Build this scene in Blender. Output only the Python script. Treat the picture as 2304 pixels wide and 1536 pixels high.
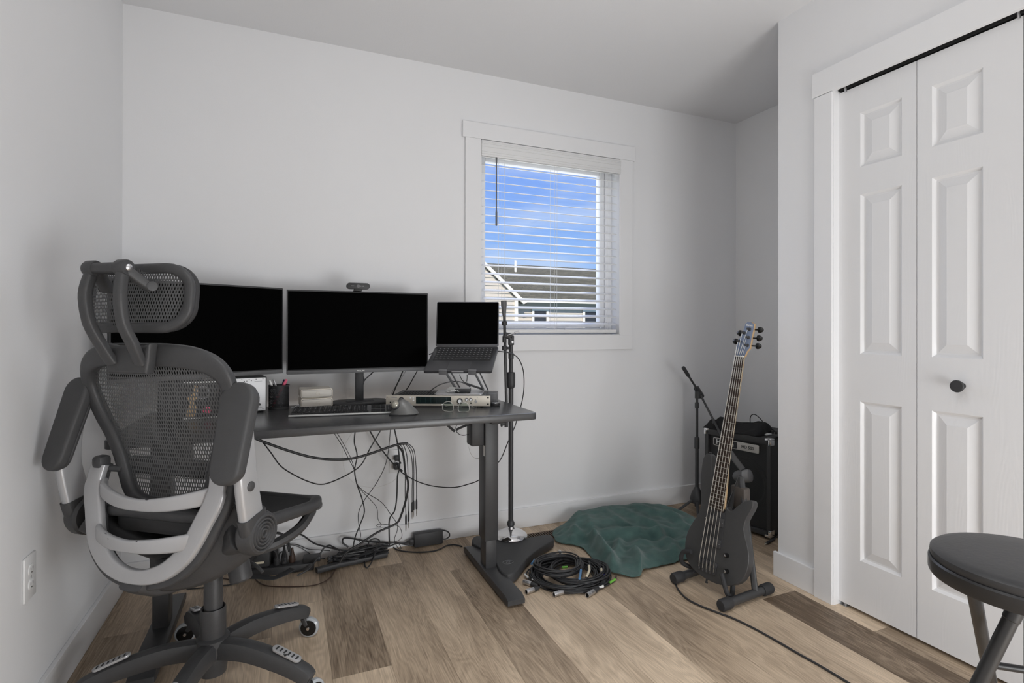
import bpy, bmesh, math, random
from mathutils import Vector, Matrix
from math import radians, sin, cos, pi
random.seed(7)
for o in list(bpy.data.objects): bpy.data.objects.remove(o)
SC = bpy.context.scene
COL = SC.collection

# ------------------------------------------------------------------ camera
CAM = Vector((0.6328, -2.6902, 1.0862))
YAW, PITCH, ROLL, FPX, PY = 0.39745, 0.001647, 0.001395, 1207.02, 737.30
_F = Vector((sin(YAW)*cos(PITCH), cos(YAW)*cos(PITCH), sin(PITCH)))
_R = Vector((cos(YAW), -sin(YAW), 0)); _U = _R.cross(_F)
CR = _R*cos(ROLL)+_U*sin(ROLL); CU = -_R*sin(ROLL)+_U*cos(ROLL)
cd = bpy.data.cameras.new('camera'); co = bpy.data.objects.new('camera', cd); COL.objects.link(co)
cd.sensor_width = 36; cd.lens = FPX/2304*36; cd.shift_y = -(768-PY)/2304; cd.clip_start = .05
co.matrix_world = Matrix((( CR.x, CU.x, -_F.x, CAM.x), (CR.y, CU.y, -_F.y, CAM.y), (CR.z, CU.z, -_F.z, CAM.z), (0,0,0,1)))
SC.camera = co

# ------------------------------------------------------------------ sky, lights, exposure
SC.view_settings.view_transform = 'Standard'; SC.view_settings.look = 'None'
SC.view_settings.gamma = 1; SC.view_settings.use_curve_mapping = False
SC.view_settings.exposure = -0.04
wd = bpy.data.worlds.new('sky'); SC.world = wd; wd.use_nodes = True
wn, wl = wd.node_tree.nodes, wd.node_tree.links
wn.clear()
wo = wn.new('ShaderNodeOutputWorld'); wb = wn.new('ShaderNodeBackground'); wb.inputs[1].default_value = 1.0
tc = wn.new('ShaderNodeTexCoord'); sx = wn.new('ShaderNodeSeparateXYZ'); wl.new(tc.outputs['Generated'], sx.inputs[0])
cr = wn.new('ShaderNodeValToRGB'); wl.new(sx.outputs[2], cr.inputs[0])
cr.color_ramp.elements[0].position = 0.0; cr.color_ramp.elements[0].color = (.36,.62,1.0,1)
cr.color_ramp.elements[1].position = .38; cr.color_ramp.elements[1].color = (.17,.34,.96,1)
mp = wn.new('ShaderNodeMapping'); mp.inputs['Scale'].default_value = (2.2,2.2,11); mp.inputs['Rotation'].default_value = (0.0,.12,0)
wl.new(tc.outputs['Generated'], mp.inputs[0])
nz = wn.new('ShaderNodeTexNoise'); nz.inputs['Scale'].default_value = 1.6; nz.inputs['Detail'].default_value = 6; wl.new(mp.outputs[0], nz.inputs[0])
c2 = wn.new('ShaderNodeValToRGB'); wl.new(nz.outputs[0], c2.inputs[0])
c2.color_ramp.elements[0].position = .45; c2.color_ramp.elements[1].position = .78; c2.color_ramp.elements[1].color = (.55,.55,.55,1)
mx = wn.new('ShaderNodeMixRGB'); wl.new(c2.outputs[0], mx.inputs[0]); wl.new(cr.outputs[0], mx.inputs[1]); mx.inputs[2].default_value = (.85,.93,1.0,1)
wl.new(mx.outputs[0], wb.inputs[0]); wl.new(wb.outputs[0], wo.inputs[0])

def area(name, loc, target, sx_, sy_, power, col=(1,1,1), spread=180):
    l = bpy.data.lights.new(name, 'AREA'); l.shape = 'RECTANGLE'; l.size = sx_; l.size_y = sy_; l.energy = power; l.color = col
    l.spread = radians(spread)
    o = bpy.data.objects.new(name, l); COL.objects.link(o); o.location = loc
    o.rotation_euler = (Vector(target)-Vector(loc)).to_track_quat('-Z','Y').to_euler(); return o
area('rear_fill_light', (2.1,-3.50,1.20), (1.5,0,1.1), .9, 2.0, 3.5, (.955,.98,1))  # unseen fill added behind the camera, no doorway modelled
area('low_fill_light', (1.95,-3.40,.50), (.75,0,.40), 1.2, .8, 30.0, (.955,.98,1))  # added low fill to lift the wall under the desk
area('upward_fill_light', (1.3,-2.0,1.7), (1.7,-1.2,2.44), .8, .8, 3.8, (.955,.98,1))  # invented fill aimed upward to brighten the ceiling
area('overhead_fill_light', (1.15,-1.80,2.41), (1.15,-1.75,0), .6, .6, 5.0, (.955,.98,1), 110)  # downward fill added to brighten the floor, no fixture modelled
area('window_daylight', (2.0,.32,1.6), (1.8,-2,1.1), .86, 1.0, 5.0, (.97,.985,1.0))
sl = bpy.data.lights.new('sun', 'SUN'); sl.energy = 4.8; sl.angle = .02; sl.color = (1,.965,.91)
so = bpy.data.objects.new('sun', sl); COL.objects.link(so); so.rotation_euler = Vector((.35,.8,-.62)).to_track_quat('-Z','Y').to_euler()

# ------------------------------------------------------------------ helpers
def at(px, py, ax, v):
    """the point of the plane x|y|z = v that the photograph shows at a pixel"""
    d = _F + CR*((px-1152)/FPX) - CU*((py-PY)/FPX)
    i = 'xyz'.index(ax); t = (v-CAM[i])/d[i]
    return CAM + d*t
def dep(px, py, d):
    return CAM + (_F + CR*((px-1152)/FPX) - CU*((py-PY)/FPX))*d

MATS = {}
def mat(name, col, rough=.5, metal=0, var=.06, scale=40, bump=0, bscale=200, spec=.5, alpha=1, trans=0, ior=1.45, coat=0, emit=None):
    if name in MATS: return MATS[name]
    m = bpy.data.materials.new(name); m.use_nodes = True; n, l = m.node_tree.nodes, m.node_tree.links
    b = n['Principled BSDF']; b.inputs['Roughness'].default_value = rough; b.inputs['Metallic'].default_value = metal
    b.inputs['Specular IOR Level'].default_value = spec; b.inputs['Coat Weight'].default_value = coat
    b.inputs['Transmission Weight'].default_value = trans; b.inputs['IOR'].default_value = ior
    tc = n.new('ShaderNodeTexCoord'); nz = n.new('ShaderNodeTexNoise'); nz.inputs['Scale'].default_value = scale; nz.inputs['Detail'].default_value = 3
    l.new(tc.outputs['Object'], nz.inputs[0])
    mx = n.new('ShaderNodeMixRGB'); l.new(nz.outputs[0], mx.inputs[0])
    mx.inputs[1].default_value = [max(0,c*(1-var)) for c in col]+[1]; mx.inputs[2].default_value = [min(1,c*(1+var)) for c in col]+[1]
    l.new(mx.outputs[0], b.inputs['Base Color'])
    if bump:
        n2 = n.new('ShaderNodeTexNoise'); n2.inputs['Scale'].default_value = bscale; l.new(tc.outputs['Object'], n2.inputs[0])
        bp = n.new('ShaderNodeBump'); bp.inputs['Strength'].default_value = bump; bp.inputs['Distance'].default_value = .002
        l.new(n2.outputs[0], bp.inputs['Height']); l.new(bp.outputs[0], b.inputs['Normal'])
    MATS[name] = m; return m

def new_bm(): return bmesh.new()
def rotz(a): return Matrix.Rotation(a, 4, 'Z')
def frame(o, x, y, z):
    """matrix with origin o and axes x y z"""
    x, y, z = Vector(x), Vector(y), Vector(z)
    return Matrix(((x.x,y.x,z.x,o[0]),(x.y,y.y,z.y,o[1]),(x.z,y.z,z.z,o[2]),(0,0,0,1)))
def look(o, z, up=(0,0,1)):
    z = Vector(z).normalized(); up = Vector(up)
    if abs(z.dot(up)) > .98: up = Vector((0,1,0))
    x = up.cross(z).normalized(); y = z.cross(x); return frame(o, x, y, z)

def box(bm, c, s, M=None, bev=0, seg=2):
    r = bmesh.ops.create_cube(bm, size=1); vs = r['verts']
    bmesh.ops.scale(bm, vec=s, verts=vs)
    if bev:
        es = list({e for v in vs for e in v.link_edges})
        q = bmesh.ops.bevel(bm, geom=es, offset=min(bev, min(s)*.49), segments=seg, profile=.5, affect='EDGES')
        vs = list({v for f in q['faces'] for v in f.verts} | {v for v in vs if v.is_valid})
    bmesh.ops.translate(bm, vec=c, verts=vs)
    if M is not None: bmesh.ops.transform(bm, matrix=M, verts=vs)
    return vs
def bx(bm, x0, x1, y0, y1, z0, z1, M=None, bev=0):
    return box(bm, ((x0+x1)/2,(y0+y1)/2,(z0+z1)/2), (abs(x1-x0),abs(y1-y0),abs(z1-z0)), M, bev)
def smooth_pts(pts, n=6, closed=False):
    P = [Vector(p) for p in pts]
    if len(P) < 3: return P
    out = []; N = len(P)
    for i in range(N if closed else N-1):
        if closed: p0,p1,p2,p3 = P[i-1],P[i],P[(i+1)%N],P[(i+2)%N]
        else: p0,p1,p2,p3 = P[max(i-1,0)],P[i],P[i+1],P[min(i+2,N-1)]
        for k in range(n):
            t = k/n
            out.append(.5*((2*p1)+(-p0+p2)*t+(2*p0-5*p1+4*p2-p3)*t*t+(-p0+3*p1-3*p2+p3)*t**3))
    if not closed: out.append(P[-1])
    return out
def sweep(bm, pts, prof, closed=False, up=None, scale=None, cap=True):
    """sweep a 2D profile [(a,b)..] along pts. up: fixed vector giving the b direction (else parallel transport)"""
    P = [Vector(p) for p in pts]; N = len(P); rings = []
    T = []
    for i in range(N):
        a = P[i-1] if (closed or i>0) else P[0]; b = P[(i+1)%N] if (closed or i<N-1) else P[-1]
        t = (b-a); T.append(t.normalized() if t.length>1e-9 else Vector((0,0,1)))
    nrm = None
    for i in range(N):
        t = T[i]
        if up is not None:
            u = Vector(up(i/(N-1)) if callable(up) else up); u = (u - t*u.dot(t))
            u = u.normalized() if u.length>1e-6 else t.orthogonal().normalized()
        else:
            if nrm is None: nrm = t.orthogonal().normalized()
            u = nrm - t*nrm.dot(t); u = u.normalized() if u.length>1e-9 else t.orthogonal().normalized(); nrm = u
        s_ = t.cross(u)
        k = scale(i/(N-1)) if scale else (1,1)
        if not isinstance(k, tuple): k = (k,k)
        rings.append([bm.verts.new(P[i]+s_*(a*k[0])+u*(b*k[1])) for a,b in prof])
    m = len(prof)
    for i in range(N if closed else N-1):
        A, B = rings[i], rings[(i+1)%N]
        for j in range(m):
            try: bm.faces.new((A[j],A[(j+1)%m],B[(j+1)%m],B[j]))
            except ValueError: pass
    if cap and not closed:
        try: bm.faces.new(rings[0][::-1]); bm.faces.new(rings[-1])
        except ValueError: pass
    return rings
def circ(r, n=8, r2=None): return [(r*cos(2*pi*i/n), (r2 or r)*sin(2*pi*i/n)) for i in range(n)]
def rrect(w, h, r, n=3):
    out = []
    for cx_, cy_, a0 in ((w/2-r,h/2-r,0),(-w/2+r,h/2-r,90),(-w/2+r,-h/2+r,180),(w/2-r,-h/2+r,270)):
        for k in range(n+1):
            a = radians(a0+90*k/n); out.append((cx_+r*cos(a), cy_+r*sin(a)))
    return out
def tube(bm, pts, r, n=8, sm=0, closed=False, scale=None):
    if sm: pts = smooth_pts(pts, sm, closed)
    return sweep(bm, pts, circ(r, n), closed, None, scale)
def cyl(bm, a, b, r, r2=None, n=16):
    r2 = r if r2 is None else r2; a, b = Vector(a), Vector(b)
    return sweep(bm, [a, b], circ(1, n), scale=lambda t: r+(r2-r)*t)
def lathe(bm, prof, M=None, n=24):
    """prof [(radius, height)] round local z"""
    M = M or Matrix.Identity(4); rings = []
    for r, h in prof:
        if r < 1e-6: rings.append([bm.verts.new(M @ Vector((0,0,h)))])
        else: rings.append([bm.verts.new(M @ Vector((r*cos(2*pi*i/n), r*sin(2*pi*i/n), h))) for i in range(n)])
    for A, B in zip(rings, rings[1:]):
        for i in range(n):
            j = (i+1)%n
            a0, a1 = (A[0],A[0]) if len(A)==1 else (A[i],A[j]); b0, b1 = (B[0],B[0]) if len(B)==1 else (B[i],B[j])
            vs = [];
            for v in (a0,a1,b1,b0):
                if v not in vs: vs.append(v)
            if len(vs) > 2: bm.faces.new(vs)
    if len(rings[0])>1: bm.faces.new(rings[0][::-1])
    if len(rings[-1])>1: bm.faces.new(rings[-1])
def prism(bm, outline, M, t, bev=0, seg=2):
    """closed 2D outline extruded by t along local z of M (from 0 to t)"""
    vs = [bm.verts.new((x,y,0)) for x,y in outline]
    f = bm.faces.new(vs)
    r = bmesh.ops.extrude_face_region(bm, geom=[f]); top = [v for v in r['geom'] if isinstance(v, bmesh.types.BMVert)]
    bmesh.ops.translate(bm, vec=(0,0,t), verts=top)
    allv = vs+top
    if bev:
        es = [e for v in allv for e in v.link_edges]; es = [e for e in set(es) if abs(e.verts[0].co.z-e.verts[1].co.z)<1e-7 and len(e.link_faces)==2]
        q = bmesh.ops.bevel(bm, geom=es, offset=bev, segments=seg, profile=.5, affect='EDGES', clamp_overlap=True)
        allv = list({v for v in allv if v.is_valid} | {v for f in q['faces'] for v in f.verts})
    bmesh.ops.transform(bm, matrix=M, verts=allv)
    return allv
def grid(bm, f, nu, nv, M=None):
    V = [[bm.verts.new(f(i/nu, j/nv)) for j in range(nv+1)] for i in range(nu+1)]
    for i in range(nu):
        for j in range(nv): bm.faces.new((V[i][j],V[i+1][j],V[i+1][j+1],V[i][j+1]))
    if M is not None: bmesh.ops.transform(bm, matrix=M, verts=[v for r in V for v in r])
    return V
def ball(bm, c, r, s=(1,1,1), n=16, M=None):
    r_ = bmesh.ops.create_uvsphere(bm, u_segments=n, v_segments=max(6,n//2), radius=r); vs = r_['verts']
    bmesh.ops.scale(bm, vec=s, verts=vs)
    if M is not None: bmesh.ops.transform(bm, matrix=M, verts=vs)
    bmesh.ops.translate(bm, vec=c, verts=vs)
    return vs
WM = {}
def obj(name, bm, m, parent=None, smooth=True, local=False, label=None, angle=35, mods=None):
    bmesh.ops.recalc_face_normals(bm, faces=bm.faces)
    M = WM[parent.as_pointer()] if parent else None
    if M is not None and not local: bm.transform(M.inverted())
    me = bpy.data.meshes.new(name)
    if smooth:
        for f in bm.faces: f.smooth = True
        for e in bm.edges:
            if len(e.link_faces)==2 and e.calc_face_angle(0) > radians(angle): e.smooth = False
    bm.to_mesh(me); bm.free()
    me.materials.append(m if not isinstance(m, str) else MATS[m])
    o = bpy.data.objects.new(name, me); COL.objects.link(o)
    if parent: o.parent = parent
    WM[o.as_pointer()] = M if M is not None else Matrix.Identity(4)
    if label: o['label'] = label
    return o
def tag(o, label, cat, group=None, kind=None):
    if label: o['label'] = label
    if cat: o['category'] = cat
    if group: o['group'] = group
    if kind: o['kind'] = kind
    return o
def thing(name, label, cat, loc=(0,0,0), rot=0, group=None):
    o = bpy.data.objects.new(name, None); COL.objects.link(o); o.location = loc; o.rotation_euler = (0,0,rot)
    o.empty_display_size = .05
    WM[o.as_pointer()] = Matrix.Translation(loc) @ rotz(rot)
    return tag(o, label, cat, group)
def struct(name, bm, m, parent=None, smooth=False):
    o = obj(name, bm, m, parent, smooth)
    if not parent: o['kind'] = 'structure'
    return o
def text_bm(s, size, M, depth=.0004, font=None, sx=1):
    c = bpy.data.curves.new('t', 'FONT'); c.body = s; c.size = size; c.extrude = depth; c.align_x = 'CENTER'; c.align_y = 'CENTER'; c.offset = size*.012
    o = bpy.data.objects.new('t', c); COL.objects.link(o)
    me = bpy.data.meshes.new_from_object(o); bpy.data.objects.remove(o)
    bm = bmesh.new(); bm.from_mesh(me); bpy.data.meshes.remove(me); bpy.data.curves.remove(c)
    bmesh.ops.scale(bm, vec=(sx,1,1), verts=bm.verts); bm.transform(M); return bm

# ------------------------------------------------------------------ materials
mat('wall_paint', (.85,.85,.86), .62, var=.015, scale=3, bump=.12, bscale=420, spec=.3)
mat('ceiling_paint', (.84,.84,.85), .8, var=.015, scale=3, bump=.2, bscale=260, spec=.2)
mat('trim_paint', (.86,.86,.87), .38, var=.01, scale=5)
mat('white_plastic', (.82,.82,.82), .35, var=.01)
mat('vinyl_white', (.86,.86,.87), .4, var=.01)
mat('black_plastic', (.045,.045,.047), .5, var=.15, bump=.15, bscale=600)
mat('chair_plastic', (.055,.055,.057), .45, var=.1, bump=.2, bscale=500)
mat('soft_black', (.035,.035,.037), .7, var=.15, bump=.2, bscale=300)
mat('pad_rubber', (.06,.06,.062), .55, var=.08, bump=.15, bscale=700)
mat('black_steel', (.05,.05,.052), .42, var=.1, bump=.1, bscale=500)
mat('desk_laminate', (.06,.06,.062), .27, var=.12, scale=60, bump=.15, bscale=400)
def silver():
    m = mat('silver_paint', (.47,.47,.48), .34, metal=.35, var=.05, scale=15); n, l = m.node_tree.nodes, m.node_tree.links; b = n['Principled BSDF']
    src = b.inputs['Base Color'].links[0].from_socket; tc = n.new('ShaderNodeTexCoord'); nz = n.new('ShaderNodeTexNoise'); nz.inputs['Scale'].default_value = 38; nz.inputs['Detail'].default_value = 2; l.new(tc.outputs['Object'], nz.inputs[0])
    gt = n.new('ShaderNodeMath'); gt.operation = 'GREATER_THAN'; gt.inputs[1].default_value = .735; l.new(nz.outputs[0], gt.inputs[0])
    mx = n.new('ShaderNodeMixRGB'); l.new(gt.outputs[0], mx.inputs[0]); l.new(src, mx.inputs[1]); mx.inputs[2].default_value = (.06,.06,.06,1); l.new(mx.outputs[0], b.inputs['Base Color'])
silver()
mat('screen_black', (.0008,.0008,.0008), .6, var=0, spec=.02)
mat('bezel', (.045,.045,.047), .45, var=.08)
mat('chrome', (.85,.85,.86), .08, metal=1, var=.02)
mat('brushed', (.6,.6,.61), .3, metal=.9, var=.05)
mat('cable_black', (.030,.030,.032), .45, var=.1)
mat('cable_grey', (.30,.30,.31), .5, var=.05)
mat('cable_brown', (.06,.035,.025), .5, var=.1)
mat('tape_green', (.18,.50,.07), .5); mat('tape_blue', (.10,.25,.47), .5); mat('tape_cream', (.75,.68,.52), .5); mat('tape_white', (.78,.78,.76), .5)
mat('conn_blue', (.08,.08,.42), .4)
mat('laptop_grey', (.075,.075,.08), .36, metal=.5, var=.04)
mat('key_black', (.02,.02,.021), .5, var=.1)
mat('cream_metal', (.66,.61,.53), .38, metal=.25, var=.04)
mat('cream_plastic', (.70,.66,.60), .4, var=.03)
mat('glass_display', (.012,.022,.022), .12, var=.3, scale=60)
mat('graphite', (.14,.14,.145), .42, var=.05)
mat('bass_black', (.055,.055,.056), .40, var=.08, coat=.1)
mat('head_blue', (.20,.25,.36), .22, metal=.3, var=.08, coat=.4)
mat('maple', (.52,.36,.20), .4, var=.15, scale=30)
mat('rosewood', (.035,.022,.016), .5, var=.3, scale=80)
mat('string_steel', (.62,.60,.55), .3, metal=.9)
mat('amp_vinyl', (.045,.045,.046), .6, var=.2, scale=300, bump=.5, bscale=900)
mat('pink', (.75,.13,.22), .45); mat('navy', (.02,.02,.07), .4); mat('red_ink', (.35,.03,.06), .45)
mat('lens', (.75,.85,.82), .02, trans=1, ior=1.35, var=0)
mat('wheel_clear', (.55,.57,.6), .08, trans=.7, var=0)
mat('brown_pad', (.10,.085,.075), .6, var=.12, bump=.2)
mat('sticker', (.8,.8,.78), .5)
mat('siding', (.60,.53,.43), .8, var=.04); mat('siding_trim', (.90,.84,.70), .6); mat('house_glass', (.03,.03,.03), .2)
mat('vent_brown', (.16,.11,.075), .5)
mat('black_gap', (.01,.01,.01), .9)

def nodes_of(name):
    m = bpy.data.materials.new(name); m.use_nodes = True; MATS[name] = m
    return m, m.node_tree.nodes, m.node_tree.links, m.node_tree.nodes['Principled BSDF']
def math_(n, l, op, a, b=None, c=None):
    q = n.new('ShaderNodeMath'); q.operation = op
    for i, v in enumerate((a,b,c)):
        if v is None: continue
        if isinstance(v, (int,float)): q.inputs[i].default_value = v
        else: l.new(v, q.inputs[i])
    return q.outputs[0]

# floor boards: tone per board is a face attribute, grain comes from stretched noise
def floor_material():
    m, n, l, b = nodes_of('oak_planks')
    tc = n.new('ShaderNodeTexCoord'); at_ = n.new('ShaderNodeAttribute'); at_.attribute_name = 'tone'
    sd = n.new('ShaderNodeAttribute'); sd.attribute_name = 'seed'
    off = n.new('ShaderNodeCombineXYZ'); l.new(math_(n,l,'MULTIPLY',sd.outputs['Fac'],17.0), off.inputs[0]); l.new(math_(n,l,'MULTIPLY',sd.outputs['Fac'],9.0), off.inputs[1])
    va = n.new('ShaderNodeVectorMath'); va.operation = 'ADD'; l.new(tc.outputs['Object'], va.inputs[0]); l.new(off.outputs[0], va.inputs[1])
    m1 = n.new('ShaderNodeMapping'); m1.inputs['Scale'].default_value = (5.5,.75,1); l.new(va.outputs[0], m1.inputs[0])
    n1 = n.new('ShaderNodeTexNoise'); n1.inputs['Scale'].default_value = 1.5; n1.inputs['Detail'].default_value = 3; n1.inputs['Distortion'].default_value = .8; l.new(m1.outputs[0], n1.inputs[0])
    # growth rings: bands of the low frequency noise
    rings = math_(n,l,'SINE', math_(n,l,'MULTIPLY', n1.outputs[0], 95.0))
    m2 = n.new('ShaderNodeMapping'); m2.inputs['Scale'].default_value = (210,7,1); l.new(va.outputs[0], m2.inputs[0])
    n2 = n.new('ShaderNodeTexNoise'); n2.inputs['Scale'].default_value = 1.4; n2.inputs['Detail'].default_value = 5; l.new(m2.outputs[0], n2.inputs[0])
    m3 = n.new('ShaderNodeMapping'); m3.inputs['Scale'].default_value = (9,1.6,1); l.new(va.outputs[0], m3.inputs[0])
    n3 = n.new('ShaderNodeTexNoise'); n3.inputs['Scale'].default_value = 1.2; n3.inputs['Detail'].default_value = 4; l.new(m3.outputs[0], n3.inputs[0])
    t = math_(n,l,'ADD', at_.outputs['Fac'], math_(n,l,'MULTIPLY', math_(n,l,'SUBTRACT', n3.outputs[0], .5), .95))
    t = math_(n,l,'ADD', t, math_(n,l,'MULTIPLY', math_(n,l,'SUBTRACT', n2.outputs[0], .5), .70))
    t = math_(n,l,'ADD', t, math_(n,l,'MULTIPLY', rings, .065))
    cr = n.new('ShaderNodeValToRGB'); l.new(t, cr.inputs[0])
    e = cr.color_ramp.elements; e[0].position = 0; e[0].color = (.135,.093,.060,1); e[1].position = 1; e[1].color = (.86,.69,.51,1)
    q = e.new(.5); q.color = (.50,.385,.275,1)
    l.new(cr.outputs[0], b.inputs['Base Color']); b.inputs['Roughness'].default_value = .48; b.inputs['Specular IOR Level'].default_value = .35
    bp = n.new('ShaderNodeBump'); bp.inputs['Strength'].default_value = .25; bp.inputs['Distance'].default_value = .0006; l.new(n2.outputs[0], bp.inputs['Height']); l.new(bp.outputs[0], b.inputs['Normal'])
floor_material()
# moulded door skin: embossed wood grain
def door_material():
    m, n, l, b = nodes_of('door_skin')
    b.inputs['Base Color'].default_value = (.83,.83,.84,1); b.inputs['Roughness'].default_value = .42
    tc = n.new('ShaderNodeTexCoord')
    m1 = n.new('ShaderNodeMapping'); m1.inputs['Scale'].default_value = (1,220,5); l.new(tc.outputs['Object'], m1.inputs[0])
    n1 = n.new('ShaderNodeTexNoise'); n1.inputs['Scale'].default_value = 1; n1.inputs['Detail'].default_value = 4; l.new(m1.outputs[0], n1.inputs[0])
    m2 = n.new('ShaderNodeMapping'); m2.inputs['Scale'].default_value = (1,9,1.6); l.new(tc.outputs['Object'], m2.inputs[0])
    n2 = n.new('ShaderNodeTexNoise'); n2.inputs['Scale'].default_value = 1.2; n2.inputs['Detail'].default_value = 1; l.new(m2.outputs[0], n2.inputs[0])
    rings = math_(n,l,'SINE', math_(n,l,'MULTIPLY', n2.outputs[0], 110.0))
    h = math_(n,l,'ADD', math_(n,l,'MULTIPLY', n1.outputs[0], .8), math_(n,l,'MULTIPLY', rings, .22))
    bp = n.new('ShaderNodeBump'); bp.inputs['Strength'].default_value = .32; bp.inputs['Distance'].default_value = .0006; l.new(h, bp.inputs['Height']); l.new(bp.outputs[0], b.inputs['Normal'])
door_material()
# woven mesh with open holes
def weave(name, col, sx, sz, hole, axes=(0,2)):
    m, n, l, b = nodes_of(name)
    b.inputs['Base Color'].default_value = col+(1,); b.inputs['Roughness'].default_value = .6
    tc = n.new('ShaderNodeTexCoord'); s = n.new('ShaderNodeSeparateXYZ'); l.new(tc.outputs['Object'], s.inputs[0])
    u = math_(n,l,'MULTIPLY', s.outputs[axes[0]], sx); v = math_(n,l,'MULTIPLY', s.outputs[axes[1]], sz)
    row = math_(n,l,'FLOOR', v); odd = math_(n,l,'MULTIPLY', math_(n,l,'MODULO', math_(n,l,'ABSOLUTE', row), 2.0), .5)
    fu = math_(n,l,'SUBTRACT', math_(n,l,'FRACT', math_(n,l,'ADD', u, odd)), .5); fv = math_(n,l,'SUBTRACT', math_(n,l,'FRACT', v), .5)
    d = math_(n,l,'ADD', math_(n,l,'POWER', math_(n,l,'MULTIPLY', math_(n,l,'ABSOLUTE', fu), 1/hole[0]), 2.0), math_(n,l,'POWER', math_(n,l,'MULTIPLY', math_(n,l,'ABSOLUTE', fv), 1/hole[1]), 2.0))
    al = math_(n,l,'GREATER_THAN', d, 1.0)
    l.new(al, b.inputs['Alpha'])
    return m
weave('chair_mesh', (.10,.10,.102), 135, 88, (.22,.42))
weave('head_mesh', (.08,.08,.082), 150, 110, (.20,.40))
weave('cup_mesh', (.02,.02,.022), 260, 170, (.25,.25), (0,2))
weave('amp_grille', (.03,.03,.031), 330, 330, (.36,.36), (1,2))
def towel_material():
    m, n, l, b = nodes_of('terry_green')
    tc = n.new('ShaderNodeTexCoord'); n1 = n.new('ShaderNodeTexNoise'); n1.inputs['Scale'].default_value = 22; n1.inputs['Detail'].default_value = 5; l.new(tc.outputs['Object'], n1.inputs[0])
    cr = n.new('ShaderNodeValToRGB'); l.new(n1.outputs[0], cr.inputs[0]); e = cr.color_ramp.elements
    e[0].position = .3; e[0].color = (.055,.105,.096,1); e[1].position = .75; e[1].color = (.09,.165,.150,1)
    l.new(cr.outputs[0], b.inputs['Base Color']); b.inputs['Roughness'].default_value = .95; b.inputs['Sheen Weight'].default_value = .25; b.inputs['Specular IOR Level'].default_value = .1
    n2 = n.new('ShaderNodeTexNoise'); n2.inputs['Scale'].default_value = 350; l.new(tc.outputs['Object'], n2.inputs[0])
    bp = n.new('ShaderNodeBump'); bp.inputs['Strength'].default_value = .7; bp.inputs['Distance'].default_value = .003; l.new(n2.outputs[0], bp.inputs['Height']); l.new(bp.outputs[0], b.inputs['Normal'])
towel_material()
def shingles():
    m, n, l, b = nodes_of('roof_shingles')
    tc = n.new('ShaderNodeTexCoord'); br = n.new('ShaderNodeTexBrick'); l.new(tc.outputs['Object'], br.inputs[0])
    br.inputs['Scale'].default_value = 2.2; br.inputs['Color1'].default_value = (.10,.088,.045,1); br.inputs['Color2'].default_value = (.15,.13,.075,1); br.inputs['Mortar'].default_value = (.04,.038,.03,1)
    br.inputs['Mortar Size'].default_value = .02; br.inputs['Row Height'].default_value = .3
    l.new(br.outputs[0], b.inputs['Base Color']); b.inputs['Roughness'].default_value = .9
shingles()

# ------------------------------------------------------------------ room
H = 2.44; XR = 3.363; XC = 2.630; YC = -.964; YB = -3.6; WT = .14
WX0, WX1, WZ0, WZ1 = 1.577, 2.448, 1.05, 2.086
bm = new_bm()
edges = [.766+.1815*k for k in range(-5, 16)]
joints = {0:[-.942], 1:[-.197,-1.55], 2:[-1.75], 3:[-.361,-1.6], 4:[-1.9], 5:[-1.41], 6:[-.55,-1.85], 7:[-1.62], 8:[-.28,-2.2], 9:[-1.089,-2.3], 10:[-.5,-1.416,-2.6], -1:[-.42,-1.30], -2:[-.62,-1.9], -3:[-.95], -4:[-.40,-1.6], -5:[-1.1], 11:[-.8], 12:[-.3,-1.5],13:[-1.],14:[-.6]}
tones = {(0,0):.30,(0,1):.72,(1,0):.72,(1,1):.46,(1,2):.7,(2,0):.52,(2,1):.6,(3,0):.42,(3,1):.33,(3,2):.5,(4,0):.62,(4,1):.5,(5,0):.72,(5,1):.5,(6,0):.46,(6,1):.40,(6,2):.6,(7,0):.54,(7,1):.6,(8,0):.5,(8,1):.62,(8,2):.75,(9,0):.58,(9,1):.08,(9,2):.5,(10,0):.5,(10,1):.74,(10,2):.36,(-1,0):.62,(-1,1):.66,(-1,2):.72,(-2,0):.45,(-2,1):.60,(-2,2):.5,(-3,0):.5,(-3,1):.38,(-4,0):.52,(-4,1):.40,(-4,2):.4,(-5,0):.4,(-5,1):.35}
la = bm.faces.layers.float.new('tone'); lb = bm.faces.layers.float.new('seed')
for k in range(-5, 15):
    x0, x1 = max(edges[k+5], -.14), min(edges[k+6], XR+.14)
    if x1 <= x0: continue
    ys = [.14]+joints.get(k, [])+[YB]
    for j in range(len(ys)-1):
        g = .00035
        vs = [bm.verts.new(p) for p in ((x0+g,ys[j+1]+g,0),(x1-g,ys[j+1]+g,0),(x1-g,ys[j]-g,0),(x0+g,ys[j]-g,0))]
        f = bm.faces.new(vs); f[la] = tones.get((k,j), random.uniform(.3,.7)); f[lb] = random.random()*10
me = bpy.data.meshes.new('floor'); 
vs = [bm.verts.new(p) for p in ((-.14,YB,-.0015),(XR+.14,YB,-.0015),(XR+.14,.14,-.0015),(-.14,.14,-.0015))]
f = bm.faces.new(vs); f[la] = .0
vs2 = [bm.verts.new(p) for p in ((-.14,YB,-.12),(XR+.14,YB,-.12),(XR+.14,.14,-.12),(-.14,.14,-.12))]
f = bm.faces.new(vs2[::-1])
for i in range(4): bm.faces.new((vs[i],vs[i-1],vs2[i-1],vs2[i]))
bm.to_mesh(me); bm.free(); me.materials.append(MATS['oak_planks'])
fo = bpy.data.objects.new('floor', me); COL.objects.link(fo); fo['kind'] = 'structure'

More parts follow.
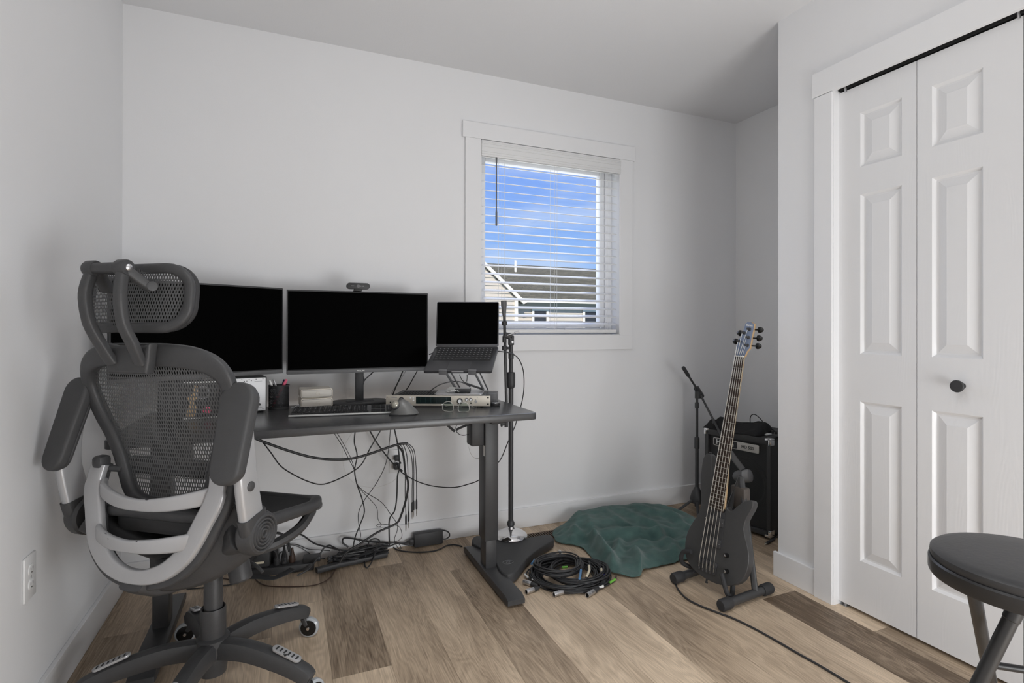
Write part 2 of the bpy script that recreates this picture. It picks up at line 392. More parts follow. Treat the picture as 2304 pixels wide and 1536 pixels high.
bm = new_bm(); bx(bm, -.14, XR+.14, YB, .14, H, H+.12); struct('ceiling', bm, 'ceiling_paint')
bm = new_bm(); bx(bm, -.14, 0, YB, .14, 0, H); struct('wall_left', bm, 'wall_paint')
bm = new_bm()
bx(bm, 0, WX0, 0, WT, 0, H); bx(bm, WX1, XR, 0, WT, 0, H); bx(bm, WX0, WX1, 0, WT, 0, WZ0); bx(bm, WX0, WX1, 0, WT, WZ1, H)
struct('wall_back', bm, 'wall_paint')
bm = new_bm(); bx(bm, XR, XR+.14, YB, .14, 0, H); struct('wall_right', bm, 'wall_paint')
bm = new_bm(); bx(bm, -.14, XR+.14, YB-.12, YB, 0, H); struct('wall_front', bm, 'wall_paint')
# closet wall with its door opening
DY0, DY1, DZ = -1.225, -2.42, 2.045
bm = new_bm()
bx(bm, XC, XC+.11, DY0, YC, 0, H); bx(bm, XC, XC+.11, YB, DY1, 0, H); bx(bm, XC, XC+.11, DY1, DY0, DZ, H); bx(bm, XC+.11, XR, YC-.11, YC, 0, H)
struct('wall_closet', bm, 'wall_paint')
# baseboards
def base(name, x0, x1, y0, y1):
    bm = new_bm(); bx(bm, x0, x1, y0, y1, 0, .107, bev=.002); struct(name, bm, 'trim_paint')
base('baseboard_left', 0, .014, YB, 0); base('baseboard_back', .014, XR-.014, -.014, 0)
base('baseboard_right', XR-.014, XR, YC, 0); base('baseboard_closet', XC-.014, XC, DY0+.03, YC+.014)
# closet door casing
bm = new_bm(); bx(bm, XC-.018, XC, DY0-.003, -1.152, 0, 2.025, bev=.0015); struct('trim_1', bm, 'trim_paint')
bm = new_bm(); bx(bm, XC-.020, XC, DY1-.12, -1.143, 2.027, 2.125, bev=.0015); struct('trim_2', bm, 'trim_paint')
bm = new_bm(); bx(bm, XC-.018, XC, DY1-.08, DY1, 0, 2.025, bev=.0015); struct('trim_3', bm, 'trim_paint')
# jamb lining and the dark header track of the bifold doors
bm = new_bm(); bx(bm, XC-.010, XC+.11, DY0-.006, DY0, 0, DZ); bx(bm, XC, XC+.11, DY1, DY1+.006, 0, DZ); bx(bm, XC, XC+.11, DY1, DY0, DZ-.006, DZ); struct('trim_4', bm, 'trim_paint')
tr = thing('door_track', 'dark metal head track above the white bifold closet doors', 'door track', (XC+.03,-1.8,2.03))
bm = new_bm(); bx(bm, XC+.014, XC+.044, DY1+.01, DY0-.008, 2.026, 2.038); obj('rail', bm, 'black_gap', tr, False)
for y in (-1.262,-1.80):
    bm = new_bm(); cyl(bm, (XC+.016,y,2.014), (XC+.016,y,2.034), .0045, n=8); obj('guide_pin', bm, 'brushed', tr)
# bifold leaves
def leaf(name, y0, y1, panels, knob=None):
    xf, xb = XC+.022, XC+.056
    bm = new_bm(); z0, z1 = .014, 2.020
    ys = sorted({y0, y1, panels[0][0], panels[0][1]}, reverse=True); zs = [z0]+sorted([z for p in panels for z in p[2:]])+[z1]
    def q(a, b, c, d): bm.faces.new([bm.verts.new(v) for v in (a,b,c,d)])
    for i in range(3):
        for j in range(len(zs)-1):
            ya, yb, za, zb = ys[i], ys[i+1], zs[j], zs[j+1]
            if i == 1 and j % 2 == 1:      # sunk moulding and raised field
                loops = [(0,0),(.004,.004),(.009,.010),(.015,.010),(.040,.0025),(.043,.0012)]
                prev = None
                for ins, dp in loops:
                    ring = [bm.verts.new((xf+dp, yy, zz)) for yy, zz in ((ya-ins,za+ins),(yb+ins,za+ins),(yb+ins,zb-ins),(ya-ins,zb-ins))]
                    if prev:
                        for k in range(4): bm.faces.new((prev[k],prev[(k+1)%4],ring[(k+1)%4],ring[k]))
                    prev = ring
                bm.faces.new(prev)
            else: q((xf,ya,za),(xf,yb,za),(xf,yb,zb),(xf,ya,zb))
    q((xb,y0,z0),(xb,y1,z0),(xb,y1,z1),(xb,y0,z1)); q((xf,y0,z0),(xb,y0,z0),(xb,y0,z1),(xf,y0,z1)); q((xf,y1,z0),(xb,y1,z0),(xb,y1,z1),(xf,y1,z1))
    q((xf,y0,z0),(xf,y1,z0),(xb,y1,z0),(xb,y0,z0)); q((xf,y0,z1),(xf,y1,z1),(xb,y1,z1),(xb,y0,z1))
    bmesh.ops.remove_doubles(bm, verts=bm.verts, dist=.0001)
    o = struct(name, bm, 'door_skin')
    if knob:
        bm = new_bm(); M = look((xf, knob[0], knob[1]), (-1,0,0)); lathe(bm, [(.010,0),(.010,.0015),(.0065,.003),(.006,.020),(.014,.024),(.0195,.027),(.0200,.031),(.018,.0335),(0,.0345)], M, 24)
        k = obj('door_knob', bm, 'black_plastic', o, label='round black door knob')
    return o
pz = [(.203,.811),(.992,1.600),(1.705,1.912)]
leaf('door_1', -1.2285, -1.514, [(-1.316,-1.466)+p for p in pz])
leaf('door_2', -1.5165, -1.8075, [(-1.563,-1.708)+p for p in pz], knob=(-1.652,.903))
leaf('door_3', -1.8095, -2.095, [(-1.905,-2.05)+p for p in pz]); leaf('door_4', -2.0975, -2.414, [(-2.15,-2.30)+p for p in pz])
# bottom pivot bracket of the door
bm = new_bm(); bx(bm, XC+.018, XC+.05, -1.262, -1.230, 0, .003); cyl(bm, (XC+.034,-1.25,.003), (XC+.034,-1.25,.014), .005, n=10)
tag(obj('pivot_bracket', bm, 'brushed'), 'small metal floor bracket under the left end of the closet door', 'bracket')

# window: casing, vinyl frame, glass
bm = new_bm()
bx(bm, 1.476, 2.553, -.020, 0, 2.088, 2.172, bev=.0015); struct('trim_5', bm, 'trim_paint')
bm = new_bm(); bx(bm, 1.492, WX0, -.016, 0, WZ0, 2.088, bev=.0012); struct('trim_6', bm, 'trim_paint')
bm = new_bm(); bx(bm, WX1, 2.537, -.016, 0, WZ0, 2.088, bev=.0012); struct('trim_7', bm, 'trim_paint')
bm = new_bm(); bx(bm, 1.492, 2.537, -.016, 0, .966, WZ0, bev=.0012); struct('trim_8', bm, 'trim_paint')
bm = new_bm(); t = .004
bx(bm, WX0, WX0+t, -.014, WT-.03, WZ0, WZ1); bx(bm, WX1-t, WX1, -.014, WT-.03, WZ0, WZ1); bx(bm, WX0, WX1, -.014, WT-.03, WZ0, WZ0+t); bx(bm, WX0, WX1, -.014, WT-.03, WZ1-t, WZ1)
struct('trim_9', bm, 'trim_paint')
wx = thing('window_1', None, None, ((WX0+WX1)/2, .1, WZ0)); wx['kind'] = 'structure'
bm = new_bm()
def ring(bm, x0, x1, z0, z1, w, ya, yb, bev=.002, wl=None):
    wl = w if wl is None else wl
    bx(bm, x0, x0+wl, ya, yb, z0, z1, bev=bev); bx(bm, x1-w, x1, ya, yb, z0, z1, bev=bev); bx(bm, x0+wl, x1-w, ya, yb, z0, z0+w, bev=bev); bx(bm, x0+wl, x1-w, ya, yb, z1-w, z1, bev=bev)
ring(bm, WX0+.004, WX1-.004, WZ0+.004, WZ1-.004, .040, .072, .14, .002, .03)
obj('window_frame', bm, 'vinyl_white', wx)
bm = new_bm(); ring(bm, WX0+.035, WX1-.046, WZ0+.046, WZ1-.046, .034, .085, .125, .003, .026); obj('window_sash', bm, 'vinyl_white', wx)
bm = new_bm(); bx(bm, WX0+.06, WX1-.078, .103, .107, WZ0+.078, WZ1-.078)
gm = bpy.data.materials.new('window_glass'); gm.use_nodes = True; MATS['window_glass'] = gm
gn, gl = gm.node_tree.nodes, gm.node_tree.links; gn.clear(); go = gn.new('ShaderNodeOutputMaterial'); gx = gn.new('ShaderNodeMixShader'); g1 = gn.new('ShaderNodeBsdfTransparent'); g2 = gn.new('ShaderNodeBsdfGlossy'); g2.inputs['Roughness'].default_value = .03; gx.inputs[0].default_value = .03
gl.new(g1.outputs[0], gx.inputs[1]); gl.new(g2.outputs[0], gx.inputs[2]); gl.new(gx.outputs[0], go.inputs[0])
obj('window_glass', bm, 'window_glass', wx, False)
bm = new_bm(); bx(bm, 2.12, 2.17, .060, .085, 1.078, 1.094, bev=.004); box(bm, (2.10,.066,1.092), (.06,.008,.010), bev=.003); obj('window_crank', bm, 'vinyl_white', wx)

# blind
bl = thing('window_blind', 'white horizontal slat blind hanging open in the window', 'blind', (2.01,.02,2.08))
bm = new_bm(); bx(bm, WX0+.002, WX1+.002, -.022, -.012, 2.000, 2.084, bev=.003)
for z in (2.012,2.024,2.05,2.066,2.074): bx(bm, WX0+.003, WX1+.001, -.0245, -.020, z-.0018, z+.0018, bev=.001)
bx(bm, WX1-.012, WX1-.002, -.02, .035, 2.004, 2.08); obj('valance', bm, 'white_plastic', bl)
bm = new_bm(); bx(bm, WX0+.008, WX1-.012, -.006, .046, 2.020, 2.066, bev=.002); obj('headrail', bm, 'white_plastic', bl)
bm = new_bm(); NS = 21; tl = radians(16)
for i in range(NS):
    z = 2.008-.0447*i
    c = Vector((0,.020,z))
    pf = []
    for s in (-1,1):
        for k in range(5):
            u = (-1+k*.5)*s*-1
            y_ = u*.0245; h = .0018*(1-u*u)+(.0014 if s>0 else -.0014)
            pf.append((y_*cos(tl)-h*sin(tl), y_*sin(tl)+h*cos(tl)))
    vs0 = [bm.verts.new((WX0+.010, c.y+a, c.z+b)) for a,b in pf]; vs1 = [bm.verts.new((WX1-.016, c.y+a, c.z+b)) for a,b in pf]
    for k in range(10): bm.faces.new((vs0[k],vs0[(k+1)%10],vs1[(k+1)%10],vs1[k]))
    bm.faces.new(vs0); bm.faces.new(vs1[::-1])
obj('slats', bm, 'white_plastic', bl)
bm = new_bm(); bx(bm, WX0+.010, WX1-.016, -.004, .044, 1.063, 1.082, bev=.003); obj('bottom_rail', bm, 'graphite' if False else 'white_plastic', bl)
for x in (1.700, 2.018, 2.352):
    bm = new_bm()
    for y in (-.005,.046): cyl(bm, (x,y,1.075), (x,y,2.03), .0010, n=6)
    cyl(bm, (x+.016,-.004,1.075), (x+.016,-.004,2.03), .0008, n=6)
    obj('ladder_cord', bm, 'white_plastic', bl)
bm = new_bm(); x, y = 1.664, -.016; cyl(bm, (x,y,2.01), (x,y,1.66), .0035, n=6); lathe(bm, [(.003,0),(.0055,.003),(.0055,.07),(.003,.09)], Matrix.Translation((x,y,1.635)), 8); cyl(bm, (x,y,2.01), (x,y,1.97), .006, .004, n=8)
obj('tilt_wand', bm, 'graphite', bl)

# floor register
vt = thing('floor_register', 'brown slotted floor vent by the back wall, half under the green towel', 'floor vent', (1.93,-.15,0))
bm = new_bm(); ring(bm, 1.775, 2.085, -.0, .0, 0, 0, 0) if False else None
for a in ((1.775,2.085,-.205,-.197),(1.775,2.085,-.118,-.110),(1.775,1.783,-.197,-.118),(2.077,2.085,-.197,-.118)): bx(bm, *a, 0, .004)
obj('frame', bm, 'vent_brown', vt)
bm = new_bm(); bx(bm, 1.783, 2.077, -.197, -.118, .0002, .0008); obj('duct', bm, 'black_gap', vt, False)
bm = new_bm()
for i in range(22): bx(bm, 1.786+i*.0132, 1.790+i*.0132, -.197, -.118, .0008, .0042)
obj('louvres', bm, 'vent_brown', vt)

# outlets
def outlet(M, label):
    o = thing('wall_outlet', label, 'outlet', M.to_translation())
    bm = new_bm(); box(bm, (0,0,.003), (.070,.116,.006), M, bev=.0025); obj('cover_plate', bm, 'white_plastic', o)
    for s in (-1,1):
        bm = new_bm(); prism(bm, rrect(.033,.028,.012), M @ Matrix.Translation((0,s*.0195,.005)), .003, .0006); r = obj('receptacle', bm, 'white_plastic', o)
        bm = new_bm()
        for x in (-.0065,.0065): box(bm, (x,s*.0195+.003,.0081), (.0018,.007,.0006), M)
        cyl(bm, M @ Vector((0,s*.0195-.007,.0078)), M @ Vector((0,s*.0195-.007,.0085)), .0022, n=8)
        obj('slots', bm, 'black_gap', r)
    bm = new_bm(); cyl(bm, M @ Vector((0,0,.006)), M @ Vector((0,0,.0072)), .003, n=10); obj('screw', bm, 'brushed', o)
outlet(frame((0,-.877,.425), (0,1,0), (0,0,1), (1,0,0)), 'white wall outlet with nothing plugged in on left wall')
outlet(frame((1.136,0,.427), (1,0,0), (0,0,1), (0,-1,0)), 'white wall outlet under the desk with two black plugs')

# ------------------------------------------------------------------ house outside
hs = thing('neighbour_house', 'beige sided house with dark shingle roof seen through the blind', 'house', (8,12,-3))
bm = new_bm(); bx(bm, 6.95, 16, 12, 17.6, -3, 1.93)
def siding_lines(bm, x0, x1, y, z0, z1, st=.11):
    z = z0
    while z < z1: bx(bm, x0, x1, y-.018, y, z+st*.72, z+st); z += st
siding_lines(bm, 6.95, 16, 12, -.4, 1.85); obj('wall', bm, 'siding', hs, False)
bm = new_bm()   # gable wing standing forward on the left
g = 11.6
prism(bm, [(2.2,-3),(6.78,-3),(6.78,1.95),(5.55,3.02),(2.2,.2)], frame((0,g,0),(1,0,0),(0,0,1),(0,-1,0)), -2.5)
z = -.4
while z < 2.9:
    xr = 6.78 if z < 1.9 else 6.78-(z-1.95)*1.15
    xl = 3.2 if z<1.1 else 3.2+(z-1.1)*1.2
    if xr > xl: bx(bm, xl, xr-.06, g-.02, g, z+.08, z+.11)
    z += .11
obj('gable_wall', bm, 'siding', hs, False)
bm = new_bm(); prism(bm, [(6.95,1.80),(5.62,2.97),(5.62,3.09),(7.05,1.84)], frame((0,g-.06,0),(1,0,0),(0,0,1),(0,-1,0)), .06); bx(bm, 6.70, 6.80, g-.05, g, -3, 1.93); bx(bm, 6.95, 16, 11.62, 11.68, 1.86, 1.98); obj('fascia_board', bm, 'siding_trim', hs, False)
bm = new_bm()
V = [bm.verts.new(p) for p in ((5.2,11.65,1.96),(16,11.65,1.96),(16,15.0,3.38),(5.2,15.0,3.38),(5.2,18,1.9),(16,18,1.9))]
bm.faces.new((V[0],V[1],V[2],V[3])); bm.faces.new((V[3],V[2],V[5],V[4]))
W_ = [bm.verts.new(p) for p in ((5.62,g-.12,3.05),(7.05,g-.12,1.80),(7.05,12.4,1.86),(5.62,14.4,3.05))]; bm.faces.new(W_)
obj('roof', bm, 'roof_shingles', hs, False)
bm = new_bm(); cyl(bm, (7.85,14.2,2.9), (7.85,14.2,3.42), .04, n=8); obj('vent_pipe', bm, 'siding_trim', hs)
for x0, x1 in ((7.50,7.92),(9.26,10.4)):
    bm = new_bm(); bx(bm, x0, x1, 11.97, 11.99, .6, 1.62); w = obj('window', bm, 'house_glass', hs, False)
    bm = new_bm(); ring(bm, x0-.07, x1+.07, .53, 1.70, .075, 11.94, 11.98); obj('window_trim', bm, 'siding_trim', w, False)
gm_ = mat('grass', (.10,.14,.05), .9, var=.3, scale=2)
bm = new_bm(); bx(bm, -30, 50, 1, 60, -3.2, -3.0); tag(obj('ground', bm, gm_, smooth=False), None, None, kind='structure')

# ------------------------------------------------------------------ desk
DX0, DX1, DYF, DYK, DT = .128, 1.560, -.755, -.155, .750
dk = thing('standing_desk', 'black standing desk with two T-shaped steel legs by the back wall', 'desk', (.844,-.455,0))
bm = new_bm()
def rc(x0,x1,y0,y1,r=.03,n=5): return [(x+(x0+x1)/2, y+(y0+y1)/2) for x,y in rrect(x1-x0,y1-y0,r,n)]
prism(bm, rc(DX0,DX1,DYF,DYK,.028), Matrix.Translation((0,0,DT-.026)), .026, .002); obj('desktop', bm, 'desk_laminate', dk)
bm = new_bm(); bx(bm, .20, 1.46, -.50, -.43, .688, .722, bev=.002); obj('crossbeam', bm, 'black_steel', dk)
for x, s in ((.228,1),(1.460,-1)):
    bm = new_bm(); bx(bm, x-.031, x+.031, -.495, -.41, .16, .70, bev=.003); lg = obj('leg', bm, 'black_steel', dk)
    bm = new_bm(); bx(bm, x-.025, x+.025, -.488, -.417, .03, .17, bev=.003); obj('inner_tube', bm, 'black_steel', lg)
    bm = new_bm(); prism(bm, [(-.315,.012),(-.30,.006),(.240,.006),(.250,.012),(.250,.030),(.222,.040),(-.285,.040),(-.315,.030)], frame((x-.037,-.455,0),(0,1,0),(0,0,1),(1,0,0)), .074, .003); obj('foot', bm, 'black_steel', dk)
    for y in (-.735,-.225):
        bm = new_bm(); cyl(bm, (x,y,0), (x,y,.008), .016, n=14); obj('levelling_pad', bm, 'black_plastic', dk)
    bm = new_bm(); bx(bm, x-.035, x+.035, -.66, -.24, .706, .724, bev=.004); obj('side_bracket', bm, 'black_steel', dk)
    bm = new_bm(); bx(bm, x+s*.03, x+s*.090, -.485, -.41, .575, .705, bev=.008); obj('motor_housing', bm, 'black_plastic', dk)
bm = new_bm(); bx(bm, 1.4283, 1.4292, -.49, -.472, .530, .575); obj('sticker', bm, 'sticker', dk)
bm = new_bm(); bx(bm, 1.44, 1.515, -.54, -.47, .675, .722, bev=.008); obj('control_box', bm, 'black_plastic', dk)

# ------------------------------------------------------------------ monitors
def monitor(c, ang, label, tilt=0, foot=1, logo=None, name='computer_monitor', post=None):
    """c: centre of the screen face; ang: rotation, 0 faces -y"""
    w, h = .612, .362
    t = thing(name, label, 'monitor', (c[0],c[1],DT), ang)
    M = Matrix.Translation(c) @ rotz(ang) @ frame((0,0,0),(1,0,0),(0,0,1),(0,-1,0))   # x right, y up, z to viewer
    bm = new_bm(); box(bm, (0,0,-.012), (w,h,.022), M, bev=.004); box(bm, (0,-.01,-.035), (w*.6,h*.62,.035), M, bev=.012); obj('housing', bm, 'bezel', t)
    bm = new_bm(); box(bm, (0,.0065,-.0002), (w-.012,h-.027,.002), M); obj('screen', bm, 'screen_black', t, False)
    bm = new_bm(); box(bm, (0,-h/2+.008,.0006), (w-.004,.0155,.0022), M, bev=.0008); obj('chin', bm, mat('bezel_matte', (.12,.12,.122), .5, var=.05), t)
    if logo: 
        bm = text_bm(logo, .0085, M @ Matrix.Translation((.0,-h/2+.008,.0020)), .0003, sx=1.25); obj('logo', bm, 'tape_white', t, False)
    zb = DT; back = M @ Vector((0,0,-.05)); 
    pc_ = back if post is None else Vector(post)
    bm = new_bm(); box(bm, (pc_.x,pc_.y,(c[2]-.06+zb+.012)/2), (.036,.022,c[2]-.06-zb-.012+.1), bev=.003)
    obj('stand_post', bm, 'black_plastic', t)
    if foot:
        bm = new_bm(); Mf = Matrix.Translation((pc_.x,pc_.y,zb)) @ rotz(ang)
        out = [(x*foot,y*foot) for x,y in [(-.12,-.065),(-.085,-.09),(.085,-.09),(.12,-.065),(.12,.03),(.085,.06),(-.085,.06),(-.12,.03)]]
        if post: bm_ = new_bm(); sweep(bm_, [back, Vector((pc_.x,pc_.y,c[2]-.03))], rrect(.03,.05,.01,3), up=(0,0,1)); obj('stand_arm', bm_, 'black_plastic', t)
        prism(bm, out, Mf, .010, .003); obj('stand_foot', bm, 'black_plastic', t)
        bm = new_bm(); box(bm, (0,-.03*foot,.0108), (.12*foot,.05*foot,.002), Mf, bev=.0008); obj('foot_recess', bm, 'soft_black', t)
    return t, M
mc, MC = monitor((.9375,-.222,1.0710), 0, 'black monitor with webcam on top, parallel to the back wall', logo='PHILIPS')
lv = Vector((.619-.081, -.2115+.501, 0)); la_ = math.atan2(lv.y, lv.x)
ml, ML = monitor((.350,-.356,1.077), la_, 'black monitor turned towards the chair, left of the webcam monitor', foot=.62, post=(.300,-.185,0))
# webcam
wc = thing('webcam', 'black bar webcam clipped on top of the right monitor', 'webcam', (.924,-.225,1.252))
bm = new_bm(); prism(bm, rrect(.1,.027,.0134,6), frame((.924,-.222,1.274),(1,0,0),(0,0,1),(0,-1,0)), .024, .003); obj('body', bm, 'black_plastic', wc)
bm = new_bm(); cyl(bm, (.9235,-.2460,1.2735), (.9235,-.2475,1.2735), .0072, n=16); cyl(bm, (.9345,-.2460,1.2735), (.9345,-.247,1.2735), .0028, n=10); obj('lens', bm, 'graphite', wc)
bm = new_bm(); cyl(bm, (.944,-.2460,1.2735), (.944,-.2472,1.2735), .0022, n=10); box(bm, (.899,-.2464,1.2740), (.013,.0008,.0022)); obj('logo', bm, 'cable_grey', wc)
bm = new_bm(); box(bm, (.9235,-.2275,1.257), (.034,.03,.009), bev=.002); box(bm, (.9235,-.190,1.240), (.034,.014,.036), bev=.004); obj('clip', bm, 'black_plastic', wc)

# ------------------------------------------------------------------ desk items
# keyboard
KA = math.atan2(-.062,.409); kb = thing('keyboard', 'slim black full-size keyboard with silver edge in front of the monitors', 'keyboard', (.85,-.47,DT), KA)
Mk = Matrix.Translation((.638,-.498,.7555)) @ rotz(KA) @ Matrix.Rotation(radians(6.5),4,'X')
bm = new_bm(); prism(bm, [(x+.220,y+.063) for x,y in rrect(.44,.126,.006,3)], Mk @ Matrix.Translation((0,0,-.003)), .005, .001); obj('base', bm, mat('kb_top',(.10,.10,.102),.4), kb)
bm = new_bm(); box(bm, (.22,-.0006,0), (.438,.0022,.0060), Mk, bev=.0006); obj('front_edge', bm, 'tape_white', kb, label='silver front edge of the keyboard')
bm = new_bm(); 
for x in (.03,.41): box(bm, (x,.112,-.008), (.02,.008,.016), Mk)
box(bm, (.22,.006,-.0035), (.4,.01,.004), Mk)
obj('riser_foot', bm, 'black_plastic', kb)
bm = new_bm(); bl_ = new_bm()
for r_ in range(6):
    y = .012+.0185*r_; x = .008
    ws = [.0165]*15 if r_ else [.022,.017,.017,.095,.017,.017,.02,.02,.02,.02]
    while x < .290:
        w_ = ws.pop(0) if ws else .0165
        if x+w_ > .296: break
        box(bm, (x+w_/2,y+.0075,.0035), (w_,.0155 if r_<5 else .011,.0022), Mk); 
        if r_ : box(bl_, (x+w_/2-.002,y+.010,.0048), (.004,.004,.0003), Mk)
        x += w_+.0022
    for x in (.303,.3215,.340):
        if r_ not in (2,): box(bm, (x+.008,y+.0075,.0035), (.0165,.0155 if r_<5 else .011,.0022), Mk)
    if r_ < 5:
        for x in (.362,.3805,.399,.4175): box(bm, (x+.008,y+.0075,.0035), (.0165,.0155,.0022), Mk); box(bl_, (x+.008,y+.008,.0048), (.004,.004,.0003), Mk)
obj('keys', bm, 'key_black', kb); obj('key_legends', bl_, 'cable_grey', kb, False)

# external drives
for k, (z, lab) in enumerate(((.7501,'lower beige external drive, under its twin on the desk'),(.7895,'upper beige external drive, stacked on its twin on the desk'))):
    d = thing('external_drive', lab, 'hard drive', (.752,-.21,z), .06, 'pair of beige external drives')
    M = Matrix.Translation((.752,-.262+.006*k,z+.0195)) @ rotz(.06) @ frame((0,0,0),(1,0,0),(0,0,1),(0,-1,0))
    bm = new_bm(); prism(bm, rrect(.130,.038,.008,4), M @ Matrix.Translation((0,0,-.11)), .11, .0015); obj('casing', bm, 'cream_metal', d)
    bm = new_bm(); prism(bm, rrect(.122,.031,.006,4), M, .0006); obj('groove', bm, 'graphite', d)
    bm = new_bm(); prism(bm, rrect(.119,.028,.0055,4), M, .0018, .0004); obj('front_grille', bm, 'cream_plastic', d)
    bm = new_bm(); Mt = M @ Matrix.Translation((.004,0,.0019))
    sweep(bm, [Mt @ Vector((.0085*cos(a),.0085*sin(a),0)) for a in [radians(q) for q in range(40,360,16)]], circ(.0009,5)); cyl(bm, Mt @ Vector((.001,0,0)), Mt @ Vector((.0085,0,0)), .0009, n=5); obj('logo', bm, 'cream_metal', d)

# pencil cup
cp = thing('pen_cup', 'black wire mesh pen cup beside the white speaker box', 'cup', (.603,-.235,DT))
cx_, cy_ = .603, -.235
bm = new_bm(); N=32
V = [[bm.verts.new((.040*cos(2*pi*i/N),.040*sin(2*pi*i/N),z)) for i in range(N)] for z in (.004,.098)]
for i in range(N): bm.faces.new((V[0][i],V[0][(i+1)%N],V[1][(i+1)%N],V[1][i]))
bm.transform(Matrix.Translation((cx_,cy_,DT))); obj('mesh_wall', bm, 'cup_mesh', cp)
bm = new_bm(); M0 = Matrix.Translation((cx_,cy_,DT))
lathe(bm, [(.0,.0),(.0405,.0),(.0415,.003),(.0405,.008),(.0395,.008),(.0395,.003),(0,.003)], M0, 32)
for z in (.098,): sweep(bm, [M0 @ Vector((.0405*cos(a),.0405*sin(a),z)) for a in [2*pi*i/32 for i in range(32)]], circ(.0022,6), closed=True)
obj('rim', bm, 'black_steel', cp)
def pen(name, label, a, b, r, body, capm, group='pens in the mesh cup', capl=.03):
    t = thing(name, label, 'pen', a, group=group); a, b = Vector(a), Vector(b); d = (b-a).normalized()
    bm = new_bm(); cyl(bm, a+d*.012, b-d*capl, r, n=10); cyl(bm, a, a+d*.012, r*.25, r, n=10); obj('barrel', bm, body, t)
    bm = new_bm(); cyl(bm, b-d*capl, b, r*1.12, r*.95, n=10); obj('cap', bm, capm, t)
def cpt(x,y,z): return (cx_+x, cy_+y, DT+z)
pen('pen', 'pink highlighter tipped marker leaning right in the mesh pen cup', cpt(-.026,-.012,.008), cpt(.030,-.010,.122), .0055, 'red_ink', 'pink', capl=.024)
pen('pen', 'dark navy marker leaning beside the pink one in the mesh pen cup', cpt(-.005,.015,.008), cpt(.021,.012,.120), .005, 'navy', 'navy')
pen('pen', 'black pen with silver clip leaning left in the mesh pen cup', cpt(.012,.0,.008), cpt(-.021,-.008,.124), .0045, 'black_plastic', 'brushed')
pen('pen', 'pale grey pen at the left rim of the mesh pen cup', cpt(.006,-.01,.008), cpt(-.036,-.012,.121), .0042, 'cable_grey', 'tape_white')

# white fronted studio box
WA = math.atan2(.337,.94)*.55; 
wb_ = thing('studio_amplifier', 'black box with white drilled front panel beside the pen cup', 'audio box', (.48,-.30,DT), WA)
M = Matrix.Translation((.557,-.312,.757)) @ rotz(WA) @ frame((0,0,0),(1,0,0),(0,0,1),(0,-1,0))
bm = new_bm(); box(bm, (-.076,.066,-.0955), (.156,.136,.19), M, bev=.002); obj('case', bm, 'black_plastic', wb_)
bm = new_bm(); box(bm, (-.078,.066,.0015), (.150,.131,.003), M, bev=.0006); obj('front_panel', bm, 'vinyl_white', wb_)
bm = new_bm()
for x, y in [(-.013,.127),(-.038,.1265),(-.063,.127),(-.089,.127),(-.055,.121),(-.0715,.1205),(-.080,.120),(-.084,.116),(-.013,.007),(-.115,.127),(-.14,.127),(-.14,.007)]: 
    cyl(bm, M @ Vector((x,y,.002)), M @ Vector((x,y,.0036)), .0017, n=8)
obj('screw_holes', bm, 'black_gap', wb_)
bm = new_bm(); cyl(bm, M @ Vector((-.026,.026,.003)), M @ Vector((-.026,.026,.014)), .0042, n=14); obj('knob', bm, 'black_plastic', wb_)
bm = new_bm(); box(bm, (-.03,.118,.0032), (.028,.0012,.0003), M); box(bm, (-.026,.0125,.0032), (.022,.001,.0003), M); obj('printed_line', bm, 'cable_grey', wb_, False)
bm = new_bm()
for x in (-.135,-.015):
    for y in (-.02,-.16): cyl(bm, M @ Vector((x,-.0072,y)), M @ Vector((x,0,y)), .007, n=10)
obj('rubber_foot', bm, 'soft_black', wb_)

# small speaker with printed front, seen through the chair mesh
pb = thing('desk_speaker', 'dark box with cream and red printed front seen through chair mesh', 'speaker', (.30,-.35,DT))
bm = new_bm(); bx(bm, .200, .392, -.410, -.345, DT+.001, .892, bev=.003); obj('cabinet', bm, 'black_plastic', pb)
bm = new_bm(); bx(bm, .284, .392, -.4115, -.410, .756, .889); obj('front_print', bm, 'soft_black', pb, False)
bm = new_bm(); bx(bm, .284, .392, -.4125, -.411, .752, .757); bx(bm, .284, .392, -.4125, -.411, .884, .889); obj('border_line', bm, 'tape_white', pb, False)
bm = new_bm(); Mp = frame((.284,-.4135,.756),(1,0,0),(0,0,1),(0,-1,0))
prism(bm, [(.008,.006),(.035,.004),(.044,.03),(.036,.055),(.050,.09),(.045,.118),(.034,.12),(.03,.09),(.014,.075),(.018,.05)], Mp, .0006)
obj('cream_shape', bm, 'maple', pb, False)
bm = new_bm(); Mq = Mp @ Matrix.Translation((.062,.092,.0005)); sweep(bm, [Mq @ Vector((.022*cos(a),.022*sin(a),0)) for a in [2*pi*i/20 for i in range(20)]], circ(.003,6), closed=True); obj('ring_shape', bm, 'cable_grey', pb)
bm = new_bm(); Mq = Mp @ Matrix.Translation((.076,.026,.0003)); lathe(bm, [(.014,0),(.012,.001),(0,.0012)], Mq, 16); obj('red_shape', bm, 'pink', pb)

